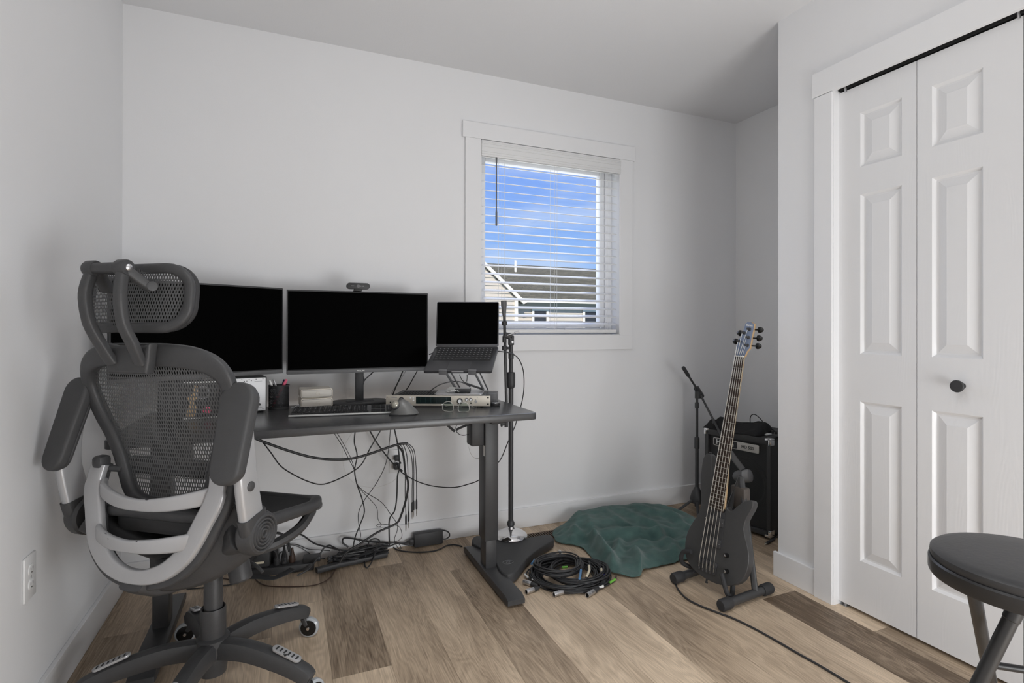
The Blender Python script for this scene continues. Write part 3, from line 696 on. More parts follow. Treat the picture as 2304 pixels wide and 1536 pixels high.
# audio interface (19 inch rack unit)
P1 = Vector((1.026,-.360,0)); P2 = Vector((1.4335,-.545,0)); ex = (P2-P1).normalized(); RW = (P2-P1).length
IA = math.atan2(ex.y, ex.x)
ai = thing('audio_interface', 'cream fronted rack audio interface lying on the desk under the laptop', 'audio interface', (1.25,-.40,DT), IA)
M = Matrix.Translation((P1.x,P1.y,.7565)) @ rotz(IA) @ frame((0,0,0),(1,0,0),(0,0,1),(0,-1,0))
bm = new_bm(); box(bm, (RW/2,.0218,-.105), (RW-.045,.041,.205), M, bev=.0015); obj('case', bm, mat('case_grey',(.09,.09,.09),.45,metal=.3), ai)
bm = new_bm()
for i in range(14):
    for j in range(7): box(bm, (.05+i*.013,.0427,-.03-j*.02), (.009,.0006,.008), M)
obj('vent_slots', bm, 'black_gap', ai, False)
bm = new_bm(); box(bm, (RW/2,.0218,.0015), (RW,.0436,.005), M, bev=.001); fp = obj('front_panel', bm, 'cream_metal', ai)
bm = new_bm(); box(bm, (.205,.0245,.0045), (.150,.030,.0012), M); obj('display', bm, 'glass_display', ai, False)
bm = new_bm()
for i in range(6): box(bm, (.150+i*.022,.0245,.0053), (.0012,.022,.0004), M)
obj('meter_marks', bm, mat('meter_teal',(.03,.07,.075),.4), ai, False)
def knob(x, y, r, m1, m2, dz=.01):
    bm = new_bm(); Mx = M @ Matrix.Translation((x,y,.004)); lathe(bm, [(r,0),(r,dz*.3),(r*.9,dz*.4)], Mx, 20); k = obj('knob', bm, m1, ai)
    bm = new_bm(); lathe(bm, [(r*.6,dz*.4),(r*.58,dz),(0,dz*1.05)], Mx, 18); obj('knob_cap', bm, m2, k)
knob(.318,.021,.0125,'black_plastic','vinyl_white',.014)
knob(.067,.027,.0105,'black_plastic','graphite',.01)
for x in (.347,.365): knob(x,.028,.0068,'graphite','vinyl_white',.010)
bm = new_bm()
for x, y in [(.106,.034),(.118,.034),(.119,.023)]: cyl(bm, M @ Vector((x,y,.004)), M @ Vector((x,y,.006)), .0032, n=12)
obj('button', bm, 'vinyl_white', ai)
bm = new_bm()
for x, y, r in [(.020,.014,.0036),(.037,.014,.0036),(.365,.0125,.0032),(.006,.036,.0016)]: cyl(bm, M @ Vector((x,y,.0035)), M @ Vector((x,y,.0048)), r, n=12)
for y in (.009,.036): box(bm, (RW-.010,y,.0042), (.0085,.0045,.0008), M, bev=.0003)
cyl(bm, M @ Vector((.386,.022,.0035)), M @ Vector((.386,.022,.0052)), .0028, n=10)
obj('sockets', bm, 'black_gap', ai)
bm = new_bm(); prism(bm, [(.386,.012),(.380,.018),(.386,.031),(.392,.018)], M @ Matrix.Translation((0,0,.0042)), .0012); obj('power_switch', bm, 'brushed', ai)
bm = new_bm(); box(bm, (.036,.034,.0042), (.024,.0016,.0003), M); box(bm, (.392,.036,.0042), (.003,.003,.0006), M); obj('printed_mark', bm, 'cable_grey', ai, False)
bm = new_bm(); 
for x in (.05,RW-.05):
    for y in (-.02,-.18): cyl(bm, M @ Vector((x,-.0062,y)), M @ Vector((x,.002,y)), .008, n=12)
obj('rubber_foot', bm, 'soft_black', ai)
# small hub box peeking out at the right + black ring
bm = new_bm(); Mh = Matrix.Translation((1.455,-.43,DT)) @ rotz(IA); box(bm, (.022,.05,.0235), (.055,.12,.045), Mh, bev=.003)
bx_ = tag(obj('adapter_box', bm, 'graphite'), 'dark grey box on the desk behind the right end of the interface', 'box')
pk = thing('puck', 'small black round puck with silver top at the right of the interface', 'puck', (1.478,-.475,DT))
bm = new_bm(); lathe(bm, [(.020,0),(.0215,.003),(.0215,.010),(.020,.012)], Matrix.Translation((1.474,-.500,DT+.0003)), 24); obj('body', bm, 'black_plastic', pk)
bm = new_bm(); lathe(bm, [(.017,.012),(.016,.0135),(0,.0137)], Matrix.Translation((1.474,-.500,DT+.0003)), 24); obj('top_plate', bm, 'brushed', pk)

# laptop stand
ez = Vector((-sin(IA),cos(IA),0)); LX = Vector((cos(radians(-22.8)), sin(radians(-22.8)), 0)); LY = Vector((-LX.y, LX.x, 0))
SB = Vector((1.375,-.375,.8055))
Ms = frame(SB, LX, LY, (0,0,1))
lh = Vector((1.3955,-.342,.995)); lf = Vector((1.2965,-.517,.901))     # hinge and front edge centres
st = thing('laptop_stand', 'folding grey metal laptop stand on top of the audio interface', 'laptop stand', SB, radians(-22.8))
bm = new_bm(); prism(bm, rc(-.125,.085,-.105,.075,.012), Ms @ Matrix.Translation((0,0,-.006)), .005, .001); obj('base_plate', bm, 'brushed', st)
updir = (lh-lf).normalized(); nrm = LX.cross(updir).normalized()
if nrm.z < 0: nrm = -nrm
for s in (-.062,.062):
    top = lf + updir*.03 + LX*s - nrm*.006; mid = SB + LX*(s+.02) + LY*.045
    bm = new_bm()
    A0 = Vector((mid.x,mid.y,.8045)); B0 = lf + updir*.035 + LX*s - nrm*.010
    sweep(bm, [A0, B0], rrect(.014,.006,.002,2), up=LX); sweep(bm, [A0+LX*.020, B0+LX*.018+updir*.01], rrect(.006,.006,.002,2), up=LX)
    obj('strut', bm, 'graphite', st)
    bm = new_bm(); sweep(bm, [lf + LX*s + updir*.19 - nrm*.006, lf + LX*s + updir*.0 - nrm*.006], rrect(.030,.005,.002,2), up=nrm)
    sweep(bm, [lf + LX*s - updir*.004 - nrm*.008, lf + LX*s - updir*.004 + nrm*.010], rrect(.034,.004,.0015,2), up=updir); sweep(bm, [lf+LX*s-updir*.004+nrm*.010, lf+LX*s+updir*.006+nrm*.012], rrect(.034,.003,.001,2), up=nrm)
    obj('arm', bm, 'graphite', st)
bm = new_bm(); sweep(bm, [SB+LX*.08+LY*.03+Vector((0,0,.004)), SB+LX*-.01+LY*.06+Vector((0,0,.03))], rrect(.008,.008,.002,2)); obj('cross_strut', bm, 'graphite', st)
# laptop
lw = .289
lp = thing('laptop', 'open black laptop with dark screen on a stand at the desk end', 'laptop', lf, radians(-22.8))
Ml = frame(lf + updir*0, LX, updir, nrm); dl = (lh-lf).length
bm = new_bm(); prism(bm, rc(-lw/2,lw/2,0,dl,.010), Ml @ Matrix.Translation((0,0,-.004)), .014, .002); obj('base', bm, 'laptop_grey', lp)
bm = new_bm(); prism(bm, rc(-.048,.048,.010,.078,.003), Ml @ Matrix.Translation((0,0,.0101)), .0003); obj('trackpad', bm, mat('trackpad',(.085,.085,.09),.3,metal=.4), lp, False)
bm = new_bm(); prism(bm, rc(-.126,.126,.088,dl-.016,.003), Ml @ Matrix.Translation((0,0,.0101)), .0002); obj('key_well', bm, 'key_black', lp, False)
bm = new_bm(); b2 = new_bm()
for r_ in range(6):
    y = dl-.025-r_*.0175; n_ = 14
    for i in range(n_):
        if r_ == 5 and 4 < i < 10: continue
        x = -.1155+i*.0178; box(bm, (x,y-.001,.0112), (.0152,.0145 if r_ else .010,.0014), Ml)
        box(b2, (x,y-.001,.01205), (.0042,.0042,.0002), Ml)
box(bm, (-.1155+7*.0178,y-.001,.0112), (.085,.0145,.0014), Ml)
obj('keys', bm, mat('key_dark',(.035,.035,.037),.5), lp, False); obj('key_legends', b2, 'cable_grey', lp, False)
bm = new_bm(); box(bm, (0,-.0004,.005), (.05,.002,.005), Ml, bev=.0008); obj('lid_notch', bm, 'cable_grey', lp)
tl_ = (Vector((1.4115,-.306,1.1985))-Vector(lh)).normalized(); Mn = tl_.cross(LX).normalized()
if Mn.y > 0: Mn = -Mn
Md = frame(lh+nrm*.010, LX, tl_, LX.cross(tl_)); sgn = 1 if LX.cross(tl_).y < 0 else -1
lhgt = .211
bm = new_bm(); prism(bm, rc(-lw/2,lw/2,0,lhgt,.008), Md @ Matrix.Translation((0,0,-.005 if sgn>0 else 0)), .005, .001); obj('lid', bm, 'laptop_grey', lp)
bm = new_bm(); prism(bm, rc(-lw/2+.005,lw/2-.005,.012,lhgt-.005,.004), Md @ Matrix.Translation((0,0,.0001*sgn)), .0006*sgn); obj('screen', bm, 'screen_black', lp, False)
# charger brick and white tissue on the stand
cb = thing('charger', 'small black charger with pale top lying under the laptop', 'charger', (1.36,-.40,.8045))
Mc = Ms @ Matrix.Translation((-.005,-.045,0)); bm = new_bm(); box(bm, (0,0,.0085), (.068,.035,.016), Mc, bev=.002); obj('body', bm, 'black_plastic', cb)
bm = new_bm(); box(bm, (0,0,.0172), (.064,.031,.001), Mc); obj('top_label', bm, 'tape_white', cb)
bm = new_bm(); random.seed(3)
def tis(u, v): return Ms @ Vector((-.075+.055*u+.01*sin(9*v), -.065+.04*v, .0012+.020*abs(sin(3.1*u))*abs(sin(2.8*v+.2))+.005*sin(17*u+9*v)**2))
grid(bm, tis, 12, 10); q = obj('tissue', bm, 'tape_white'); tag(q, 'crumpled white tissue beside the charger under the laptop', 'tissue')
sm_ = q.modifiers.new('solid','SOLIDIFY'); sm_.thickness = .0012

# trackball mouse
MO = Vector((1.060,-.590,DT)); Mm = Matrix.Translation(MO) @ rotz(radians(-18))
ms = thing('trackball_mouse', 'grey sculpted trackball mouse in front of the interface', 'mouse', MO, radians(-18))
bm = new_bm()
MPR = [(-.055,.030),(-.045,.046),(-.030,.056),(-.012,.057),(.010,.046),(.030,.031),(.045,.022),(.058,.016)]
def lin_(tab, x):
    if x <= tab[0][0]: return tab[0][1]
    for (a,b),(c,d) in zip(tab, tab[1:]):
        if x <= c: return b+(d-b)*(x-a)/(c-a)
    return tab[-1][1]
def msf(u, v):
    a = 2*pi*v; k = u; x = .054*cos(a)*k; y = .037*sin(a)*k*(1-.12*cos(a))
    z = lin_(MPR, x-.004*(1-k))*max(0,1-k**3.2)**.62
    return Mm @ Vector((x, y, .004+z))
grid(bm, msf, 16, 36); bmesh.ops.remove_doubles(bm, verts=bm.verts, dist=.0003)
obj('shell', bm, mat('mouse_grey',(.17,.17,.165),.35,var=.04,metal=.2), ms)
bm = new_bm(); ball(bm, Mm @ Vector((-.034,-.020,.040)), .0165, n=20); obj('ball', bm, mat('pearl',(.42,.40,.34),.2,metal=.4), ms)
bm = new_bm(); lathe(bm, [(.017,0),(.0195,.002),(.0195,.007),(.016,.010)], Matrix.Translation(Mm @ Vector((-.031,-.016,.036))) @ Matrix.Rotation(radians(-40),4,'Y') @ Matrix.Rotation(radians(30),4,'X'), 20); obj('ball_ring', bm, 'black_plastic', ms)
bm = new_bm(); prism(bm, [(x-.008,y) for x,y in rrect(.105,.07,.03,5)], Mm, .005, .0015); obj('base_plate', bm, 'black_plastic', ms)

# eyeglasses
GO = Vector((1.262,-.607,DT)); Mg = Matrix.Translation(GO) @ rotz(radians(-38))
eg = thing('eyeglasses', 'thin clear-framed eyeglasses standing on the desk by the interface', 'glasses', GO, radians(-38))
for s in (-1,1):
    bm = new_bm(); outl = [(-.023,.006),(-.022,.024),(-.012,.037),(.006,.038),(.020,.030),(.024,.016),(.020,.003),(.0,-.001),(-.016,0)]
    pts = smooth_pts([Mg @ Vector((s*.0335-s*x*-1*-1 if False else s*.0335+s*x,0,.002+y)) for x,y in outl], 4, True)
    sweep(bm, pts, circ(.0016,6), closed=True); obj('rim', bm, mat('rim_clear',(.62,.60,.56),.2,metal=.5), eg)
    bm = new_bm(); vs = [bm.verts.new(p) for p in pts]; bm.faces.new(vs); r = bmesh.ops.extrude_face_region(bm, geom=list(bm.faces)); bmesh.ops.translate(bm, vec=Mg.to_3x3() @ Vector((0,.0012,0)), verts=[v for v in r['geom'] if isinstance(v,bmesh.types.BMVert)]); obj('lens', bm, 'lens', eg)
    bm = new_bm(); tube(bm, [Mg @ Vector(p) for p in ((s*.059,0,.028),(s*.062,.01,.026),(s*.058,.06,.010),(s*.04,.11,.003),(s*.02,.122,.003))], .0012, 6, 5); obj('temple', bm, 'brushed', eg)
bm = new_bm(); tube(bm, [Mg @ Vector(p) for p in ((-.0105,0,.026),(0,-.001,.029),(.0105,0,.026))], .001, 6, 4); obj('bridge', bm, 'brushed', eg)

# ------------------------------------------------------------------ office chair
CH0 = (.43,-.85,0); CHA = radians(53-90)
oc = thing('office_chair', 'black mesh ergonomic office chair with silver back support, facing the desk', 'office chair', CH0, CHA)
def CO(name, bm, m, parent=oc, **k): return obj(name, bm, m, parent, local=True, **k)
def interp(tab, x):
    if x <= tab[0][0]: return tab[0][1]
    for (a,b),(c,d) in zip(tab, tab[1:]):
        if x <= c: return b+(d-b)*(x-a)/(c-a)
    return tab[-1][1]
AZ = [(.58,-.165),(.65,-.165),(.72,-.170),(.80,-.185),(.90,-.212),(1.0,-.238),(1.06,-.252)]
def back_a(r, z): return interp(AZ, z) + .55*r*r
# star base
star = [radians(CAd)-CHA for CAd in (36,-36,-108,108,180)]
bm = new_bm(); lathe(bm, [(.030,.052),(.036,.052),(.040,.085),(.047,.120),(.045,.158),(.034,.165)], None, 28); CO('hub', bm, 'chair_plastic')
for a in star:
    d = Vector((cos(a),sin(a),0)); s_ = Vector((-sin(a),cos(a),0))
    bm = new_bm(); P = smooth_pts([d*.02+Vector((0,0,.130)), d*.12+Vector((0,0,.136)), d*.23+Vector((0,0,.120)), d*.300+Vector((0,0,.100)), d*.333+Vector((0,0,.084))], 6)
    pr = [(-.5,-.55),(.5,-.55),(.5,.15),(.36,.45),(.15,.55),(-.15,.55),(-.36,.45),(-.5,.15)]
    sweep(bm, P, pr, up=(0,0,1), scale=lambda t: ((.052-.006*t) if t<.88 else .046*(1-(t-.88)*1.5), (.046-.014*t) if t<.85 else (.034-.05*(t-.85))))
    lg = CO('base_leg', bm, 'chair_plastic')
    # slotted grey foot plate
    bm = new_bm(); c = d*.255; pl = Vector((0,0,1)); 
    A_ = Vector(P[-1]); z1, z2 = .146, .120
    tdir = (d*.085+Vector((0,0,z2-z1))).normalized()
    Mp = frame(d*.210+Vector((0,0,.1555)), tdir, s_, tdir.cross(s_))
    prism(bm, [(x+.045,y) for x,y in rrect(.094,.026,.0128,5)], Mp @ Matrix.Translation((0,0,-.004)), .0065, .001); fp_ = CO('foot_plate', bm, 'silver_paint', lg, label='silver slotted foot plate')
    bm = new_bm()
    for k in range(6): prism(bm, [(x+.012+k*.0135,y) for x,y in rrect(.0055,.015,.0026,3)], Mp @ Matrix.Translation((0,0,.0022)), .0006)
    CO('slots', bm, 'soft_black', fp_)
    # caster
    tip = d*.322
    sw = Vector((cos(a+1.2), sin(a+1.2), 0))
    if abs(a-star[0])<.01: sw = Vector((cos(-CHA-.35), sin(-CHA-.35), 0))
    cc = tip + sw*.018; ax = Vector((-sw.y, sw.x, 0))
    bm = new_bm(); cyl(bm, tip+Vector((0,0,.052)), tip+Vector((0,0,.095)), .0085, n=12)
    sweep(bm, [tip+Vector((0,0,.068)), tip+sw*.006+Vector((0,0,.052)), cc+Vector((0,0,.036))], rrect(.030,.020,.006,3), up=sw, scale=lambda t: 1-.1*t); ck = CO('caster_fork', bm, 'chair_plastic', lg)
    c = cc+Vector((0,0,.0345)); bm = new_bm(); lathe(bm, [(.012,-.009),(.028,-.010),(.0335,-.006),(.0345,0),(.0335,.006),(.028,.010),(.012,.009)], look(c, ax), 32); w = CO('caster_wheel', bm, mat('wheel_rim',(.42,.44,.46),.12,var=0), lg)
    for sd in (-1,1):
        pass
        bm = new_bm(); lathe(bm, [(.0270,.0085),(.0265,.0112),(.010,.0140),(0,.0145)], look(c, ax*sd), 24); CO('wheel_hub', bm, mat('gloss_black',(.01,.01,.01),.1,var=0), lg)
        bm = new_bm(); lathe(bm, [(.006,.0140),(.005,.0165),(0,.017)], look(c, ax*sd), 12); CO('wheel_cap', bm, 'chrome', lg)
# gas column
bm = new_bm(); lathe(bm, [(.030,.14),(.0350,.155),(.0350,.240),(.0330,.248),(.0275,.243),(.0275,.235)], None, 32); CO('column_cover', bm, 'chair_plastic')
bm = new_bm(); lathe(bm, [(.0255,.20),(.0255,.352),(.0225,.360),(.0155,.360)], None, 28); CO('column_sleeve', bm, 'chair_plastic')
bm = new_bm(); lathe(bm, [(.0145,.31),(.0145,.40)], None, 20); CO('gas_piston', bm, 'chrome')
# mechanism
bm = new_bm(); box(bm, (0,-.01,.415), (.17,.24,.055), bev=.016); box(bm, (0,-.03,.39), (.09,.12,.04), bev=.012); CO('tilt_mechanism', bm, 'chair_plastic')
bm = new_bm(); tube(bm, [(.05,.03,.40),(.12,.03,.375),(.15,.03,.355)], .005, 8, 4); CO('height_lever', bm, 'chair_plastic')
bm = new_bm(); lathe(bm, [(.028,0),(.031,.01),(.031,.055),(.026,.06),(0,.06)], look((.095,-.01,.402), (.3,-.05,-1)), 20); CO('tension_knob', bm, 'chair_plastic')
UH = [(.196,.712),(.200,.675),(.197,.640),(.180,.600),(.160,.552),(.136,.512),(.094,.476),(.045,.457)]
def usup(r, z, o=0): return Vector((r, -.205+.25*(z-.65)-o, z))
# arm bracket from mechanism to the pivots
for s in (-1,1):
    bm = new_bm(); P = smooth_pts([(s*.02,-.04,.42),(s*.12,-.085,.465),(s*.205,-.130,.515),(s*.262,-.158,.552)], 6)
    sweep(bm, P, rrect(1,1,.3,4), up=(0,0,1), scale=lambda t: (.13-.03*t, .055+.02*t)); CO('seat_bracket', bm, 'chair_plastic')
    YC_ = smooth_pts([(s*.285,-.150,.505),(s*.215,-.168,.452),(s*.125,-.198,.412),(0,-.222,.396)],5)
    UC_ = smooth_pts([usup(s*r*1.04,z,-.014) for r,z in UH]+[usup(0,.444,-.014)],4)
    bm = new_bm()
    def shf(u, v):
        def pk(L, t): k = t*(len(L)-1); i = min(int(k),len(L)-2); return L[i].lerp(L[i+1],k-i)
        a_, b_ = pk(UC_,u), pk(YC_,u); return a_.lerp(b_,v) + Vector((0,-.012*sin(pi*v)*(1-u),-.010*sin(pi*v)))
    grid(bm, shf, 24, 6); sh_ = CO('side_shell', bm, 'chair_plastic'); q_ = sh_.modifiers.new('solid','SOLIDIFY'); q_.thickness = .012
    bm = new_bm(); M = look((s*.272,-.157,.556), (s,0,0)); lathe(bm, [(.050,-.012),(.056,-.004),(.056,.022),(.051,.033),(.048,.034)], M, 36); pv = CO('arm_pivot', bm, 'chair_plastic')
    bm = new_bm(); prof = []
    r_ = .048
    while r_ > .006: prof += [(r_,.034),(r_-.002,.0375),(r_-.0045,.0375),(r_-.0065,.034)]; r_ -= .0088
    prof += [(0,.034)]; lathe(bm, prof, M, 36); CO('grooved_cap', bm, 'pad_rubber', pv)
    # silver upright
    bm = new_bm(); P = [(s*.288,-.180,.588),(s*.290,-.197,.66),(s*.290,-.207,.72),(s*.283,-.205,.80),(s*.272,-.198,.86)]
    P = smooth_pts(P, 5)
    sweep(bm, P, rrect(.026,.074,.012,4), up=(0,1,.12), scale=lambda t: (1, 1-.25*t)); up_ = CO('arm_upright', bm, 'silver_paint', label='silver arm upright')
    bm = new_bm(); lathe(bm, [(.0125,0),(.0125,.003),(.009,.0055),(0,.006)], look((s*.3025,-.203,.690), (s,0,0)), 20); CO('arm_button', bm, 'pad_rubber', up_)
    bm = new_bm(); sweep(bm, smooth_pts([(s*.282,-.160,.548),(s*.288,-.174,.575),(s*.2895,-.184,.612)],4), rrect(.034,.082,.014,4), up=(0,1,.1)); CO('arm_collar', bm, 'chair_plastic')
    # pad, flipped up
    b0, b1 = Vector((s*.276,-.262,.705)), Vector((s*.262,-.188,.948)); L = (b1-b0).length; y_ = (b1-b0).normalized()
    x_ = Vector((1,0,0)); x_ = (x_ - y_*x_.dot(y_)).normalized(); z_ = x_.cross(y_)
    if z_.y > 0: z_ = -z_
    M = frame(b0, x_, y_, z_)
    out = []
    wb, wt = (.042, .050) if s > 0 else (.034, .040)
    for k in range(13): a = pi+pi*k/12; out.append((wb*cos(a), .036+.036*sin(a)))
    for k in range(13): a = pi*k/12; out.append((wt*cos(a), L-.042+.042*sin(a)))
    bm = new_bm(); prism(bm, out, M @ Matrix.Translation((0,0,-.017)), .030, .009, 4); pd = CO('armrest_pad', bm, 'pad_rubber')
    bm = new_bm(); prism(bm, [(x*.9,y*.96+.005) for x,y in out], M @ Matrix.Translation((0,0,-.024)), .010, .003); CO('pad_tray', bm, 'chair_plastic', pd)
# seat
def seat_z(x, y): return .512 + .085*max(0,(.02-y)/.22)**1.6 - .02*max(0,(y-.20)/.07)**2 + .10*x*x*4*.22
oc_out = []
for x, y in rrect(.435,.46,.11,7): oc_out.append(Vector((x*(1+.03*(y>0)), y+.035, 0)))
P = [Vector((p.x,p.y,seat_z(p.x,p.y))) for p in oc_out]
bm = new_bm(); sweep(bm, P, rrect(.036,.034,.013,3), closed=True, up=(0,0,1)); CO('seat_frame', bm, 'chair_plastic')
bm = new_bm()
def sf(u, v):
    a = 2*pi*v; N_ = len(P); k = v*N_; i = int(k)%N_; q = P[i].lerp(P[(i+1)%N_], k-int(k)); c = Vector((0,.03,0)); x, y = c.x+(q.x-c.x)*u, c.y+(q.y-c.y)*u
    return Vector((x,y,seat_z(x,y)+.006-.014*(1-u*u)))
grid(bm, sf, 10, 48); CO('seat_mesh', bm, mat('seat_fabric',(.03,.03,.031),.75,var=.3,scale=400,bump=.6,bscale=900))
bm = new_bm()
for s in (-1,1): pass
tube(bm, [(-.20,.20,.49),(-.205,.12,.455),(-.17,.02,.435),(-.07,-.02,.43)], .016, 8, 5); CO('seat_support', bm, 'chair_plastic')
bm = new_bm(); tube(bm, [(.20,.20,.49),(.205,.12,.455),(.17,.02,.435),(.07,-.02,.43)], .016, 8, 5); CO('seat_support', bm, 'chair_plastic')
bm = new_bm(); P2 = [(-.19,.235,.492),(-.12,.262,.484),(0,.268,.480),(.12,.262,.484),(.19,.235,.492)]; sweep(bm, smooth_pts(P2,5), rrect(.05,.03,.013,3), up=(0,0,1)); CO('front_lip', bm, 'chair_plastic')
bm = new_bm(); box(bm, (0,-.165,.565), (.30,.05,.075), bev=.024); CO('rear_cushion', bm, 'chair_plastic')
# silver ladder support
path = [usup(r,z) for r,z in UH]+[usup(0,.452)]+[usup(-r,z) for r,z in UH[::-1]]
bm = new_bm(); sweep(bm, smooth_pts(path,5), rrect(.054,.020,.007,3), up=(0,-1,.2), scale=lambda t: (1.0-.32*math.exp(-((t-.5)/.15)**2)-.12*(abs(t-.5)>.42), 1)); sup = CO('back_support', bm, 'silver_paint', label='silver U-shaped back support')
bm = new_bm(); path2 = [usup(r*1.06,z-.016*min(1,(.70-z)*6) if z<.7 else z,-.016) for r,z in UH]; path2 = path2+[usup(0,.434,-.016)]+[Vector((-v.x,v.y,v.z)) for v in path2[::-1]]
sweep(bm, smooth_pts(path2,5), rrect(.060,.024,.009,3), up=(0,-1,.2), scale=lambda t: (1.0-.30*math.exp(-((t-.5)/.15)**2), 1)); CO('support_shell', bm, 'chair_plastic')
bm = new_bm(); P = smooth_pts([(0,-.262,.440),(0,-.21,.405),(0,-.12,.390),(0,-.02,.395)],6); sweep(bm, P, rrect(1,1,.25,4), up=(0,0,1), scale=lambda t: (.07+.05*t,.040)); CO('spine', bm, 'chair_plastic')
for zc, rw, drop in ((.655,.176,.022),(.548,.155,.010)):
    bm = new_bm(); pts = [Vector((rw*t, -.205+.25*(zc-.65)-.045*(1-t*t)+(.012 if abs(t)>.99 else 0), zc-drop*(1-t*t))) for t in [-1+.1*k for k in range(21)]]
    sweep(bm, pts, rrect(.016,.040,.006,3), up=(0,0,1)) if False else sweep(bm, pts, rrect(.014,.038,.006,3), up=(0,.0,1), scale=lambda t: (1, .80+.35*abs(2*t-1)))
    CO('crossbar', bm, 'silver_paint', sup)
for s in (-1,1):
    bm = new_bm(); box(bm, (s*.195,-.188,.718), (.034,.036,.034), bev=.010); cyl(bm, (s*.195,-.185,.700), (s*.150,-.165,.695), .009, n=12); CO('joint_cap', bm, 'chair_plastic')
# back frame
HB = [(0,1.018),(.09,1.017),(.155,1.009),(.203,.988),(.227,.950),(.226,.90),(.210,.845),(.182,.79),(.162,.735),(.148,.685),(.130,.640),(.090,.612),(0,.602)]
lp_ = HB + [(-r,z) for r,z in HB[-2:0:-1]]
P = smooth_pts([Vector((r, back_a(r,z), z)) for r,z in lp_], 5, True); NP = len(P)
def bsc(t):
    z = P[min(int(t*(NP-1)+.5),NP-1)].z; return (.036+.024*max(0,min(1,(z-.93)/.09)), .030)
bm = new_bm(); sweep(bm, P, rrect(1,1,.32,4), closed=True, up=(0,-1,0), scale=bsc); CO('back_frame', bm, 'chair_plastic')
bm = new_bm()
WH = [(.61,.085),(.64,.120),(.685,.135),(.735,.150),(.79,.168),(.845,.192),(.90,.210),(.945,.212),(.98,.195),(1.005,.15)]
def bmf(u, v):
    z = .610+.395*v; r = (2*u-1)*interp(WH, z); return Vector((r, back_a(r,z)+.004, z))
grid(bm, bmf, 20, 24); CO('back_mesh', bm, 'chair_mesh')
bm = new_bm(); pts = [Vector((.15*t, -.135-.01*(1-t*t)*0+.004, .70)) for t in (-1,-.5,0,.5,1)]; sweep(bm, pts, rrect(.014,.05,.006,3), up=(0,0,1)); CO('lumbar_bar', bm, 'chair_plastic')
# headrest
HC = Vector((.0,-.245,1.160))
def hr(x, z, o=0): return Vector((x, -.278+1.35*(x+.012)**2+.10*(z-1.16)+o, z))
ho = [(x-.012, z+1.162) for x, z in rrect(.330,.150,.055,7)]
bm = new_bm(); sweep(bm, [hr(x,z) for x,z in ho], rrect(.026,.020,.008,3), closed=True, up=(0,-1,0)); CO('headrest_frame', bm, 'chair_plastic')
bm = new_bm(); sweep(bm, [hr(x*1.03,1.162+(z-1.162)*1.04,.012) for x,z in ho], rrect(.016,.016,.006,3), closed=True, up=(0,-1,0)); CO('headrest_trim', bm, 'soft_black')
bm = new_bm()
def hf(u, v):
    a = 2*pi*v; N_ = len(ho); k = v*N_; i = int(k)%N_; q = (ho[i][0]+(ho[(i+1)%N_][0]-ho[i][0])*(k-int(k)), ho[i][1]+(ho[(i+1)%N_][1]-ho[i][1])*(k-int(k))); return hr(q[0]*u, 1.162+(q[1]-1.162)*u, .004)
grid(bm, hf, 8, 48); CO('headrest_mesh', bm, 'head_mesh')
for s in (-1,1):
    bm = new_bm(); pts = smooth_pts([(s*.048-.004,-.325,1.228),(s*.054-.004,-.338,1.17),(s*.052-.003,-.330,1.10),(s*.050,-.305,1.045),(s*.044,-.280,.998)],6)
    sweep(bm, pts, rrect(.024,.028,.009,4), up=(0,1,0), scale=lambda t: (.95+.35*t, 1-.25*t)); hp = CO('headrest_post', bm, 'chair_plastic')
    bm = new_bm(); lathe(bm, [(.018,-.015),(.020,-.010),(.020,.010),(.018,.015)], look((s*.048-.004,-.325,1.232), (s,0,0)), 24); CO('post_pivot', bm, 'chair_plastic', hp)
    bm = new_bm(); lathe(bm, [(.009,.015),(.0085,.0185),(.005,.021),(0,.0215)], look((s*.048-.004,-.325,1.232), (s,0,0)), 16); CO('pivot_button', bm, 'brushed', hp)
bm = new_bm(); sweep(bm, [(-.05,-.325,1.232),(.05,-.325,1.232)], rrect(.034,.026,.010,4), up=(0,0,1)); CO('headrest_axle', bm, 'chair_plastic')
for s in (-1,1):
    bm = new_bm(); sweep(bm, [(s*.045,-.322,1.228),(s*.058,-.296,1.205),(s*.070,-.272,1.185)], rrect(.028,.024,.007,3), up=(0,0,1)); lathe(bm, [(.012,0),(.012,.004),(.006,.005),(0,.004)], look((s*.080,-.280,1.190), (s,-.6,0)), 16); CO('headrest_link', bm, 'chair_plastic')
bm = new_bm(); pl = [(-.060,.972),(.060,.972),(.066,1.0),(.072,1.048),(.045,1.042),(-.045,1.042),(-.072,1.048),(-.066,1.0)]
prism(bm, [(x,z) for x,z in pl], frame((0,-.252,0),(1,0,0),(0,0,1),(0,-1,0)), .030, .008, 3); CO('post_mount', bm, 'chair_plastic')

